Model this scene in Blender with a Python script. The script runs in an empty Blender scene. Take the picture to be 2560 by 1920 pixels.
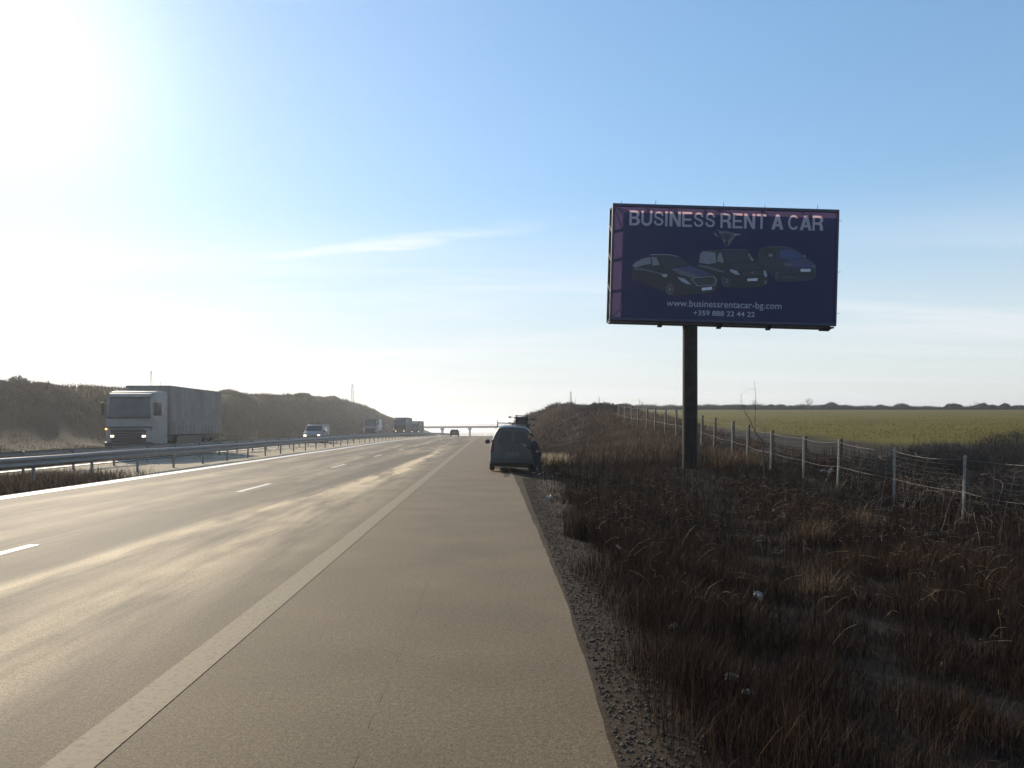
import bpy, bmesh, math, random
import numpy as np
from mathutils import Vector, Matrix
R = math.radians
random.seed(7)
S = bpy.context.scene
# ---------------------------------------------------------------- camera
cam_d = bpy.data.cameras.new("camera"); cam = bpy.data.objects.new("camera", cam_d)
S.collection.objects.link(cam); S.camera = cam
cam_d.sensor_width = 36.0; cam_d.lens = 28.03
cam_d.shift_x = 57 / 2560; cam_d.shift_y = 107 / 2560
cam_d.clip_start = 0.1; cam_d.clip_end = 20000
cam.location = (0, 0, 1.65); cam.rotation_euler = (R(90), 0, 0)
S.render.resolution_x = 1024; S.render.resolution_y = 768
# ---------------------------------------------------------------- light, sky, exposure
SUN_AZ, SUN_EL = -31.0, 22.5            # azimuth from +Y towards +X, elevation
sd = Vector((math.sin(R(SUN_AZ)) * math.cos(R(SUN_EL)), math.cos(R(SUN_AZ)) * math.cos(R(SUN_EL)), math.sin(R(SUN_EL))))
sl = bpy.data.lights.new("sun", 'SUN'); sun = bpy.data.objects.new("sun", sl); S.collection.objects.link(sun)
sl.energy = 4.2; sl.angle = R(0.6); sl.color = (1.0, 0.86, 0.66)
sun.rotation_euler = (-sd).to_track_quat('-Z', 'Y').to_euler()
S.view_settings.view_transform = 'Standard'; S.view_settings.look = 'None'
S.view_settings.exposure = 0.35; S.view_settings.gamma = 1.0

W = bpy.data.worlds.new("World"); S.world = W; W.use_nodes = True
nt = W.node_tree; nt.nodes.clear(); N = nt.nodes.new; L = nt.links.new
def math_n(nt, op, a, b=None, c=None, clamp=False):
    n = nt.nodes.new('ShaderNodeMath'); n.operation = op; n.use_clamp = clamp
    for i, v in enumerate((a, b, c)):
        if v is None: continue
        if isinstance(v, (int, float)): n.inputs[i].default_value = v
        else: nt.links.new(v, n.inputs[i])
    return n.outputs[0]
out = N('ShaderNodeOutputWorld'); bg = N('ShaderNodeBackground'); bg.inputs[1].default_value = 0.10
sky = N('ShaderNodeTexSky'); sky.sky_type = 'NISHITA'; sky.sun_disc = False
sky.sun_elevation = R(SUN_EL); sky.sun_rotation = R(SUN_AZ)
sky.altitude = 100; sky.air_density = 1.0; sky.dust_density = 0.05; sky.ozone_density = 1.3
tc = N('ShaderNodeTexCoord'); sep = N('ShaderNodeSeparateXYZ'); L(tc.outputs['Generated'], sep.inputs[0])
X_, Y_, Z_ = sep.outputs
# cirrus: a cloud layer seen in perspective, direction / height
zc = math_n(nt, 'MAXIMUM', math_n(nt, 'ADD', Z_, 0.07), 0.02)
u = math_n(nt, 'DIVIDE', X_, zc); v = math_n(nt, 'DIVIDE', Y_, zc)
cmb = N('ShaderNodeCombineXYZ'); L(u, cmb.inputs[0]); L(v, cmb.inputs[1])
mp = N('ShaderNodeMapping'); mp.inputs['Rotation'].default_value = (0, 0, R(14)); mp.inputs['Scale'].default_value = (0.20, 0.9, 1)
mp.inputs['Location'].default_value = (2.3, 0.4, 0)
L(cmb.outputs[0], mp.inputs[0])
n1 = N('ShaderNodeTexNoise'); n1.inputs['Scale'].default_value = 1.0; n1.inputs['Detail'].default_value = 8; n1.inputs['Roughness'].default_value = 0.6
n1.inputs['Distortion'].default_value = 0.6
L(mp.outputs[0], n1.inputs[0])
rp = N('ShaderNodeMapRange'); rp.inputs['From Min'].default_value = 0.40; rp.inputs['From Max'].default_value = 0.74
rp.interpolation_type = 'SMOOTHSTEP'
L(n1.outputs[0], rp.inputs[0])
mk = N('ShaderNodeMapRange'); mk.inputs['From Min'].default_value = 0.26; mk.inputs['From Max'].default_value = 0.10; mk.interpolation_type = 'SMOOTHSTEP'
L(Z_, mk.inputs[0])
cf = math_n(nt, 'MULTIPLY', rp.outputs[0], mk.outputs[0]); cf = math_n(nt, 'MULTIPLY', cf, 0.75)
# one thin streak of cirrus low over the road
def bump(src, c, w):
    d = math_n(nt, 'DIVIDE', math_n(nt, 'SUBTRACT', src, c), w)
    return math_n(nt, 'POWER', 2.718, math_n(nt, 'MULTIPLY', math_n(nt, 'MULTIPLY', d, d), -1.0))
ax = math_n(nt, 'DIVIDE', X_, math_n(nt, 'MAXIMUM', Y_, 0.01)); az_ = math_n(nt, 'DIVIDE', Z_, math_n(nt, 'MAXIMUM', Y_, 0.01))
line = math_n(nt, 'SUBTRACT', az_, math_n(nt, 'MULTIPLY', ax, 0.12))
n2 = N('ShaderNodeTexNoise'); n2.inputs['Scale'].default_value = 9; n2.inputs['Detail'].default_value = 6
mp2 = N('ShaderNodeMapping'); mp2.inputs['Scale'].default_value = (1, 1, 7); mp2.inputs['Rotation'].default_value = (0, R(7), 0)
L(tc.outputs['Generated'], mp2.inputs[0]); L(mp2.outputs[0], n2.inputs[0])
wob = math_n(nt, 'MULTIPLY_ADD', n2.outputs[0], 0.03, -0.015)
st = math_n(nt, 'MULTIPLY', bump(math_n(nt, 'ADD', line, wob), 0.245, 0.007), bump(ax, -0.17, 0.17))
st = math_n(nt, 'MULTIPLY', st, math_n(nt, 'MULTIPLY', n2.outputs[0], 1.1))
cf = math_n(nt, 'MAXIMUM', cf, st, clamp=True)
mx = N('ShaderNodeMix'); mx.data_type = 'RGBA'; L(cf, mx.inputs['Factor']); hs = N('ShaderNodeHueSaturation'); hs.inputs['Hue'].default_value = .496; hs.inputs['Saturation'].default_value = 1.08; hs.inputs['Value'].default_value = 1.14; L(sky.outputs[0], hs.inputs['Color']); 
# bright aureole of scattered light round the sun
dt = N('ShaderNodeVectorMath'); dt.operation = 'DOT_PRODUCT'; L(tc.outputs['Generated'], dt.inputs[0]); dt.inputs[1].default_value = sd
dp = math_n(nt, 'MAXIMUM', dt.outputs['Value'], 0.0)
au = math_n(nt, 'ADD', math_n(nt, 'MULTIPLY', math_n(nt, 'POWER', dp, 110.0), 3.2), math_n(nt, 'MULTIPLY', math_n(nt, 'POWER', dp, 9.0), 0.95))
av = N('ShaderNodeVectorMath'); av.operation = 'SCALE'; av.inputs[0].default_value = (1.0, .98, .95); L(au, av.inputs['Scale'])
# hazy air evens the sky out: the brightest parts rise less than the rest
bw = N('ShaderNodeRGBToBW'); L(hs.outputs[0], bw.inputs[0])
kf = math_n(nt, 'DIVIDE', 11.0, math_n(nt, 'ADD', bw.outputs[0], 6.4))
cp = N('ShaderNodeVectorMath'); cp.operation = 'SCALE'; L(hs.outputs[0], cp.inputs[0]); L(kf, cp.inputs['Scale'])
aa = N('ShaderNodeVectorMath'); aa.operation = 'ADD'; L(cp.outputs[0], aa.inputs[0]); L(av.outputs[0], aa.inputs[1]); L(aa.outputs[0], mx.inputs['A'])
mx.inputs['B'].default_value = (8.6, 8.6, 8.8, 1)
# pale veil of high humidity towards the horizon
vl = N('ShaderNodeMapRange'); vl.inputs['From Min'].default_value = 0.30; vl.inputs['From Max'].default_value = -0.02; vl.interpolation_type = 'SMOOTHSTEP'; L(Z_, vl.inputs[0])
m2 = N('ShaderNodeMix'); m2.data_type = 'RGBA'; L(math_n(nt, 'MULTIPLY', vl.outputs[0], 0.85), m2.inputs['Factor']); L(mx.outputs['Result'], m2.inputs['A']); m2.inputs['B'].default_value = (6.7, 6.9, 7.1, 1)
L(m2.outputs['Result'], bg.inputs[0]); L(bg.outputs[0], out.inputs[0])
S.cycles.max_bounces = 6

# ================================================================ helpers
COL = S.collection
def tag(o, label=None, cat=None, group=None, kind=None):
    if label: o['label'] = label
    if cat: o['category'] = cat
    if group: o['group'] = group
    if kind: o['kind'] = kind
    return o
def empty(name, loc, rz=0, **k):
    o = bpy.data.objects.new(name, None); o.empty_display_size = 0.3; COL.objects.link(o)
    o.location = loc; o.rotation_euler = (0, 0, rz); return tag(o, **k)
def link(name, me, parent=None, mats=()):
    o = bpy.data.objects.new(name, me); COL.objects.link(o)
    for m in (mats if isinstance(mats, (list, tuple)) else [mats]): me.materials.append(m)
    if parent: o.parent = parent
    return o
def mesh_np(name, V, F, smooth=False):
    """V (n,3); F list of int arrays, each (m,k)"""
    me = bpy.data.meshes.new(name); V = np.asarray(V, dtype=np.float32)
    me.vertices.add(len(V)); me.vertices.foreach_set('co', V.ravel())
    li = np.concatenate([f.ravel() for f in F]).astype(np.int32)
    lt = np.concatenate([np.full(len(f), f.shape[1]) for f in F]).astype(np.int32)
    ls = np.concatenate([[0], np.cumsum(lt)[:-1]]).astype(np.int32)
    me.loops.add(len(li)); me.loops.foreach_set('vertex_index', li)
    me.polygons.add(len(lt)); me.polygons.foreach_set('loop_start', ls)
    try: me.polygons.foreach_set('loop_total', lt)
    except Exception: pass
    if smooth: me.polygons.foreach_set('use_smooth', np.ones(len(lt), dtype=bool))
    me.update(calc_edges=True); return me
def attr_f(me, name, vals):
    a = me.attributes.new(name, 'FLOAT', 'POINT'); a.data.foreach_set('value', np.asarray(vals, dtype=np.float32))
def attr_c(me, name, vals):
    a = me.attributes.new(name, 'FLOAT_COLOR', 'POINT')
    c = np.ones((len(vals), 4), dtype=np.float32); c[:, :3] = vals; a.data.foreach_set('color', c.ravel())

class MB:
    def __init__(s): s.bm = bmesh.new()
    def box(s, x0, x1, y0, y1, z0, z1, bev=0.0, seg=2):
        b = bmesh.new(); bmesh.ops.create_cube(b, size=1)
        for v in b.verts:
            v.co = ((x0 + x1) / 2 + v.co.x * (x1 - x0), (y0 + y1) / 2 + v.co.y * (y1 - y0), (z0 + z1) / 2 + v.co.z * (z1 - z0))
        if bev: bmesh.ops.bevel(b, geom=b.edges[:], offset=bev, segments=seg, profile=0.5, affect='EDGES')
        return s.add(b)
    def add(s, b, M=None):
        me = bpy.data.meshes.new('t'); b.to_mesh(me); b.free()
        if M is not None: me.transform(M)
        s.bm.from_mesh(me); bpy.data.meshes.remove(me); return s
    def cyl(s, p0, p1, r0, r1=None, n=12):
        r1 = r0 if r1 is None else r1; p0 = Vector(p0); p1 = Vector(p1); d = p1 - p0
        b = bmesh.new(); bmesh.ops.create_cone(b, cap_ends=True, segments=n, radius1=r0, radius2=r1, depth=d.length)
        M = Matrix.Translation((p0 + p1) / 2) @ d.to_track_quat('Z', 'Y').to_matrix().to_4x4()
        return s.add(b, M)
    def sphere(s, c, r, sc=(1, 1, 1), n=12):
        b = bmesh.new(); bmesh.ops.create_uvsphere(b, u_segments=n, v_segments=max(6, n // 2 + 2), radius=r)
        return s.add(b, Matrix.Translation(c) @ Matrix.Diagonal((*sc, 1)))
    def prism_x(s, prof, x0, x1, bev=0.0, seg=2, tumble=None):
        """side profile [(y,z)...] stretched from x0 to x1; tumble=(zb,k) narrows upwards"""
        b = bmesh.new(); a = [b.verts.new((x0, y, z)) for y, z in prof]; c = [b.verts.new((x1, y, z)) for y, z in prof]
        n = len(prof); b.faces.new(a); b.faces.new(c[::-1])
        for i in range(n): b.faces.new((a[i], c[i], c[(i + 1) % n], a[(i + 1) % n]))
        bmesh.ops.recalc_face_normals(b, faces=b.faces[:])
        if bev: bmesh.ops.bevel(b, geom=b.edges[:], offset=bev, segments=seg, profile=0.5, affect='EDGES')
        xm = (x0 + x1) / 2
        if tumble:
            for v in b.verts:
                if v.co.z > tumble[0]: v.co.x = xm + (v.co.x - xm) * (1 - tumble[1] * (v.co.z - tumble[0]))
        return s.add(b)
    def poly(s, pts):
        s.bm.faces.new([s.bm.verts.new(p) for p in pts]); return s
    def build(s, name, mat, parent=None, smooth=False, loc=None):
        me = bpy.data.meshes.new(name); s.bm.to_mesh(me); s.bm.free()
        if smooth:
            for p in me.polygons: p.use_smooth = True
        o = link(name, me, parent, mat)
        if smooth:
            try: me.set_sharp_from_angle(angle=R(40))
            except Exception: pass
        if loc: o.location = loc
        return o

def tubes(segs, n=4):
    """segs (m,8): p0 p1 r0 r1 -> V,F"""
    s = np.asarray(segs, dtype=float); p0 = s[:, 0:3]; p1 = s[:, 3:6]; d = p1 - p0
    d /= np.linalg.norm(d, axis=1)[:, None] + 1e-9
    ref = np.where(np.abs(d[:, 2:3]) > 0.9, np.array([[1., 0, 0]]), np.array([[0., 0, 1]]))
    a = np.cross(d, ref); a /= np.linalg.norm(a, axis=1)[:, None]; b = np.cross(d, a)
    V = []
    for P, rr in ((p0, s[:, 6]), (p1, s[:, 7])):
        for k in range(n):
            t = 2 * math.pi * k / n
            V.append(P + (a * math.cos(t) + b * math.sin(t)) * rr[:, None])
    V = np.stack(V, 1).reshape(-1, 3); base = np.arange(len(s))[:, None] * 2 * n
    F = np.concatenate([base + np.array([[k, (k + 1) % n, n + (k + 1) % n, n + k]]) for k in range(n)])
    return V, [F]

# ---------------------------------------------------------------- materials
def new_mat(name):
    m = bpy.data.materials.new(name); m.use_nodes = True; t = m.node_tree
    return m, t, t.nodes['Principled BSDF']
def pmat(name, col, rough=0.6, metal=0.0, var=0.15, scale=8.0, bump=0.0, spec=0.5, dirt=None, dscale=2.0):
    m, t, p = new_mat(name); N = t.nodes.new; L = t.links.new
    tcn = N('ShaderNodeTexCoord'); nz = N('ShaderNodeTexNoise'); nz.inputs['Scale'].default_value = scale; nz.inputs['Detail'].default_value = 6
    L(tcn.outputs['Object'], nz.inputs[0])
    mr = N('ShaderNodeMapRange'); mr.inputs['From Min'].default_value = 0.3; mr.inputs['From Max'].default_value = 0.7
    mr.inputs['To Min'].default_value = 1 - var; mr.inputs['To Max'].default_value = 1 + var; L(nz.outputs[0], mr.inputs[0])
    mu = N('ShaderNodeVectorMath'); mu.operation = 'SCALE'; mu.inputs[0].default_value = col[:3]; L(mr.outputs[0], mu.inputs['Scale'])
    c = mu.outputs[0]
    if dirt:
        nd = N('ShaderNodeTexNoise'); nd.inputs['Scale'].default_value = dscale; nd.inputs['Detail'].default_value = 7; nd.inputs['Roughness'].default_value = 0.7
        L(tcn.outputs['Object'], nd.inputs[0])
        r2 = N('ShaderNodeMapRange'); r2.inputs['From Min'].default_value = 0.45; r2.inputs['From Max'].default_value = 0.7; L(nd.outputs[0], r2.inputs[0])
        mx = N('ShaderNodeMix'); mx.data_type = 'RGBA'; L(r2.outputs[0], mx.inputs['Factor']); L(c, mx.inputs['A']); mx.inputs['B'].default_value = (*dirt, 1)
        c = mx.outputs['Result']
    L(c, p.inputs['Base Color']); p.inputs['Roughness'].default_value = rough; p.inputs['Metallic'].default_value = metal
    p.inputs['Specular IOR Level'].default_value = spec
    if bump:
        bp = N('ShaderNodeBump'); bp.inputs['Strength'].default_value = bump; bp.inputs['Distance'].default_value = 0.02
        L(nz.outputs[0], bp.inputs['Height']); L(bp.outputs[0], p.inputs['Normal'])
    return m
def lamp_mat(name, col, e):
    m, t, p = new_mat(name); p.inputs['Base Color'].default_value = (*col, 1)
    p.inputs['Emission Color'].default_value = (*col, 1); p.inputs['Emission Strength'].default_value = e; return m
def blade_mat(name, c0, c1, trans=0.3, rough=0.55, spec=0.3):
    """dry stalks: colour runs from c0 to c1 with the per-stalk tint attribute"""
    m, t, p = new_mat(name); N = t.nodes.new; L = t.links.new
    at = N('ShaderNodeAttribute'); at.attribute_name = 'tint'
    mx = N('ShaderNodeMix'); mx.data_type = 'RGBA'; L(at.outputs['Fac'], mx.inputs['Factor'])
    mx.inputs['A'].default_value = (*c0, 1); mx.inputs['B'].default_value = (*c1, 1)
    L(mx.outputs['Result'], p.inputs['Base Color']); p.inputs['Roughness'].default_value = rough; p.inputs['Specular IOR Level'].default_value = spec
    tr = N('ShaderNodeBsdfTranslucent'); L(mx.outputs['Result'], tr.inputs[0])
    ms = N('ShaderNodeMixShader'); ms.inputs[0].default_value = trans
    L(p.outputs[0], ms.inputs[1]); L(tr.outputs[0], ms.inputs[2]); L(ms.outputs[0], t.nodes['Material Output'].inputs[0])
    return m

M = {}
M['white_paint'] = pmat('white_paint', (.28, .275, .26), .6, var=.06, dirt=(.20, .185, .16), dscale=1.3)
M['rear_shade'] = pmat('rear_shade', (.085, .087, .085), .65, var=.12, scale=3, dirt=(.045, .045, .042), dscale=2.2)  # backlit shade of the van's rear, put into the colour
M['silver_paint'] = pmat('silver_paint', (.34, .345, .34), .38, var=.05, dirt=(.17, .165, .15), dscale=1.6)
M['tarp'] = pmat('tarp', (.215, .205, .195), .8, var=.08, scale=2, dirt=(.13, .12, .11), dscale=.6, bump=.3)
M['dark_tarp'] = pmat('dark_tarp', (.05, .05, .05), .6, var=.2)
M['white_tarp'] = pmat('white_tarp', (.8, .8, .78), .5, var=.05)
M['brown_tarp'] = pmat('brown_tarp', (.12, .10, .08), .6, var=.1)
M['black_plastic'] = pmat('black_plastic', (.025, .026, .028), .5, var=.2)
M['rubber'] = pmat('rubber', (.02, .02, .02), .8, var=.2)
M['rim'] = pmat('rim', (.25, .25, .25), .4, .6)
M['glass'] = pmat('glass', (.03, .035, .04), .08, var=.1, spec=.7)
M['dusty_glass'] = pmat('dusty_glass', (.05, .053, .053), .5, var=.15, spec=.4)
M['windscreen'] = pmat('windscreen', (.05, .055, .055), .12, var=.25, scale=1.5, spec=.6)
M['red_lens'] = pmat('red_lens', (.10, .008, .008), .25)
M['amber_lens'] = lamp_mat('amber_lens', (1, .45, .12), 2.0)
M['lamp'] = lamp_mat('lamp', (1, .84, .60), 3.0)
M['dark_paint'] = pmat('dark_paint', (.035, .037, .04), .3, var=.1)
M['galv'] = pmat('galv', (.15, .148, .142), .5, .25, var=.2, scale=3, dirt=(.13, .125, .12), dscale=1.2)
M['concrete'] = pmat('concrete', (.34, .33, .31), .85, var=.15, scale=3)
M['post'] = pmat('post', (.25, .225, .185), .85, var=.3, scale=9, bump=.4)
M['wire'] = pmat('wire', (.085, .075, .065), .5, .3, var=.2)
M['steel_dark'] = pmat('steel_dark', (.016, .015, .014), .75, 0.0, var=.35, scale=6, dirt=(.05, .045, .04), dscale=3, bump=.3)
M['frame_blue'] = pmat('frame_blue', (.012, .02, .06), .5, var=.2)
M['bark'] = pmat('bark', (.045, .036, .03), .9, var=.3, scale=6)
M['twig'] = pmat('twig', (.065, .052, .043), .9, var=.3, scale=4)
M['mast'] = pmat('mast', (.25, .25, .26), .6, .3)
M['stone'] = pmat('stone', (.34, .29, .21), .85, var=.2, scale=20, bump=.5)
M['litter'] = pmat('litter', (.28, .26, .22), .45, var=.1)

# ================================================================ ground shape
def sstep(a, b, x):
    t = np.clip((x - a) / (b - a), 0, 1); return t * t * (3 - 2 * t)
def zr(Y):
    Y = np.asarray(Y, dtype=float)
    z = -(np.clip(Y, 60, 500) - 60) ** 2 / 29000.0
    z = z - (np.clip(Y, 500, 900) - 500) * 0.03034 - (np.clip(Y, 900, 1500) - 900) * 0.012
    return z
_ph = np.random.RandomState(3).rand(40, 4) * 6.28
def wav(X, Y, s, o=0, k=7):
    r = 0
    for i in range(k):
        a = _ph[(i + o) % 40]; f = s * (1.0 + .73 * i)
        r = r + np.sin(X * f * math.cos(a[0]) + Y * f * math.sin(a[0]) + a[1]) / (1 + .6 * i)
    return r / 2.6
def top_left(Y): return np.interp(Y, [-100, 40, 65, 117, 146, 206, 233, 282, 350, 486, 600, 900, 1500], [4.2, 5.0, 5.3, 6.6, 7.3, 9.3, 9.5, 8.3, 5.2, 1.0, -3.2, -17, -26])
def top_right(Y): return np.interp(Y, [-100, 5, 18.5, 21.6, 25, 31, 36, 41, 47, 56, 62, 72, 86, 115, 150, 231, 300, 450, 600, 900, 1500],
                                   [-.6, -.55, -.5, -.42, -.3, -.08, .3, .68, 1.05, 1.5, 1.75, 2.4, 3.3, 4.1, 4.6, 3.9, 2.0, -4, -9, -19, -26])
def field_z(X, Y): 
    z = 1.0 + .029 * (Y - 44)
    far = 7.3 - (np.clip(Y, 280, 4000) - 280) * .012
    return np.where(Y > 262, np.maximum(far, -26.0), z)
def ground(X, Y):
    X = np.asarray(X, dtype=float); Y = np.asarray(Y, dtype=float); b = zr(Y)
    # right of the hard shoulder
    s = sstep(1.6, 11.0, X); r = b * (1 - s) + top_right(Y) * s
    r = r - .08 * sstep(.7, 1.5, X) - .22 * np.exp(-((X - 4.2) / 1.5) ** 2) * sstep(34, 22, Y)
    s2 = sstep(11.5, 24.0, X); fz = field_z(X, Y)
    fz = fz * sstep(900, 260, Y) + b * (1 - sstep(900, 260, Y))
    r = r * (1 - s2) + fz * s2
    r = r + wav(X, Y, .9, 3) * .05 * sstep(1.2, 3, X) * sstep(60, 20, Y) + wav(X, Y, .25, 9) * .18 * sstep(3, 9, X) * sstep(25, 60, Y) * (1 - sstep(14, 24, X))
    r = r + .36 * np.exp(-((X - 7.6) / 2.8) ** 2 - ((Y - 28.2) / 3.2) ** 2)
    # left bank
    q = sstep(-31.5, -43.0, X); l = b * (1 - q) + top_left(Y) * q
    l = l + q * (wav(X, Y, .12, 5) * .10 + wav(X, Y, .45, 12) * .09)
    z = np.where(X > -5, r, l)
    # carriageways and median
    z = np.where((X < .5) & (X > -29.9), b - .06, z)
    med = (X < -11.72) & (X > -17.2); z = np.where(med, b - .01 + .02 * wav(X, Y, 1.3, 2), z)
    return z
def edge_x(Y): return np.interp(Y, [-60, 0, 2.5, 3.9, 5, 6, 7, 8.5, 11.5, 18, 26, 60, 900], [.50, .52, .57, .62, .66, .69, .712, .735, .757, .79, .82, .85, .85])

def gstart(Y): return np.interp(Y, [3, 7, 11.5, 18, 26, 32], [.95, 1.0, 1.15, 1.45, 2.05, 2.2])
def grid_axis(parts):
    a = []
    for lo, hi, st in parts: a += list(np.arange(lo, hi - 1e-6, st))
    a.append(parts[-1][1]); return np.array(a)
gx = grid_axis([(-2600, -400, 200), (-400, -100, 30), (-100, -50, 5), (-50, -29.9, .8), (-29.9, -18, 4), (-17.9, -11.0, .35), (-11, 0.4, 3.0), (.4, 3, .1), (3, 16, .4), (16, 40, 1.5), (40, 200, 8), (200, 2600, 200)])
gy = grid_axis([(-60, 0, 6), (0, 12, .3), (12, 60, .6), (60, 150, 2), (150, 320, 5), (320, 700, 15), (700, 1600, 60), (1600, 4000, 200)])
GX, GY = np.meshgrid(gx, gy); GZ = ground(GX, GY)
nx, ny = len(gx), len(gy)
V = np.stack([GX.ravel(), GY.ravel(), GZ.ravel()], 1)
idx = np.arange(nx * ny).reshape(ny, nx)
F = np.stack([idx[:-1, :-1].ravel(), idx[:-1, 1:].ravel(), idx[1:, 1:].ravel(), idx[1:, :-1].ravel()], 1)
me = mesh_np('ground', V, [F], True)
X, Y = GX.ravel(), GY.ravel()
c = np.tile(np.array([[.016, .0095, .006]]), (len(X), 1))
def mixc(c, col, w): return c * (1 - w[:, None]) + np.array([col]) * w[:, None]
c = mixc(c, (.055, .037, .023), sstep(gstart(Y) + .5, gstart(Y), X + .25 * wav(X, Y, 1.5)) * (X > .3))                     # gravel verge
c = mixc(c, (.42, .34, .235), ((X < -11) & (X > -17.6)) * sstep(23, 30, Y + 1.2 * wav(X, Y, 1.1)))            # sandy median
c = mixc(c, (.020, .017, .011), sstep(-29.5, -30, X))
c = mixc(c, (.028, .025, .016), sstep(-34, -37.5, X))                                                     # left bank
c = mixc(c, (.085, .090, .022), sstep(-44, -50, X) * sstep(140, 100, Y))
fld = sstep(17, 21, X + 1.2 * wav(X, Y, .6, 4) - .25 * (50 - Y).clip(-400, 30) * .3) * sstep(262, 255, Y) * sstep(34, 44, Y + .35 * (18 - X).clip(-12, 20) * 0)
c = mixc(c, (.115, .090, .003), fld)
attr_c(me, 'soil', c); attr_f(me, 'crop', fld)
m, t, p = new_mat('soil'); Nn = t.nodes.new; Ln = t.links.new
at = Nn('ShaderNodeAttribute'); at.attribute_name = 'soil'; ge = Nn('ShaderNodeNewGeometry')
na = Nn('ShaderNodeTexNoise'); na.inputs['Scale'].default_value = 14; na.inputs['Detail'].default_value = 9; na.inputs['Roughness'].default_value = .75
Ln(ge.outputs['Position'], na.inputs[0])
nb = Nn('ShaderNodeTexNoise'); nb.inputs['Scale'].default_value = .35; nb.inputs['Detail'].default_value = 6
mpn = Nn('ShaderNodeMapping'); mpn.inputs['Scale'].default_value = (.35, 1, 1); Ln(ge.outputs['Position'], mpn.inputs[0]); Ln(mpn.outputs[0], nb.inputs[0])
def mr(t, src, a, b, c, d):
    n = t.nodes.new('ShaderNodeMapRange'); t.links.new(src, n.inputs[0])
    for k, v in zip(('From Min', 'From Max', 'To Min', 'To Max'), (a, b, c, d)): n.inputs[k].default_value = v
    return n.outputs[0]
f = math_n(t, 'MULTIPLY', mr(t, na.outputs[0], .3, .7, .35, 1.7), mr(t, nb.outputs[0], .3, .7, .75, 1.25))
vm = Nn('ShaderNodeVectorMath'); vm.operation = 'SCALE'; Ln(at.outputs['Color'], vm.inputs[0]); Ln(f, vm.inputs['Scale'])
Ln(vm.outputs[0], p.inputs['Base Color']); p.inputs['Roughness'].default_value = .95; p.inputs['Specular IOR Level'].default_value = .15
bp = Nn('ShaderNodeBump'); bp.inputs['Strength'].default_value = .8; bp.inputs['Distance'].default_value = .03; Ln(na.outputs[0], bp.inputs['Height']); Ln(bp.outputs[0], p.inputs['Normal'])
tag(link('ground', me, None, m), 'brown verge, banks and flat field around the motorway', 'ground', kind='structure')

# ---------------------------------------------------------------- carriageways
def sheet(name, xa, xb, ys, dz, mat, n=6, label=None, cat=None):
    """strip following the road profile between xa(Y) and xb(Y)"""
    ys = np.asarray(ys, dtype=float); xa = xa(ys) if callable(xa) else np.full(len(ys), xa); xb = xb(ys) if callable(xb) else np.full(len(ys), xb)
    tt = np.linspace(0, 1, n); XX = xa[:, None] * (1 - tt) + xb[:, None] * tt; YY = np.repeat(ys[:, None], n, 1); ZZ = zr(YY) + dz
    idx = np.arange(len(ys) * n).reshape(len(ys), n)
    F = np.stack([idx[:-1, :-1].ravel(), idx[:-1, 1:].ravel(), idx[1:, 1:].ravel(), idx[1:, :-1].ravel()], 1)
    me = mesh_np(name, np.stack([XX.ravel(), YY.ravel(), ZZ.ravel()], 1), [F], True)
    o = link(name, me, None, mat); tag(o, label, cat, kind='structure'); return o
ys_road = grid_axis([(-60, 0, 3), (0, 30, .25), (30, 60, 1), (60, 320, 2), (320, 1500, 20)])
rng = np.random.RandomState(11)
_jit = np.convolve(rng.randn(len(ys_road) + 6), np.ones(4) / 4, 'same')[3:-3] * .014
def right_edge(Y): return edge_x(Y) + _jit[:len(Y)] * (np.asarray(Y) < 60)
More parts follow.
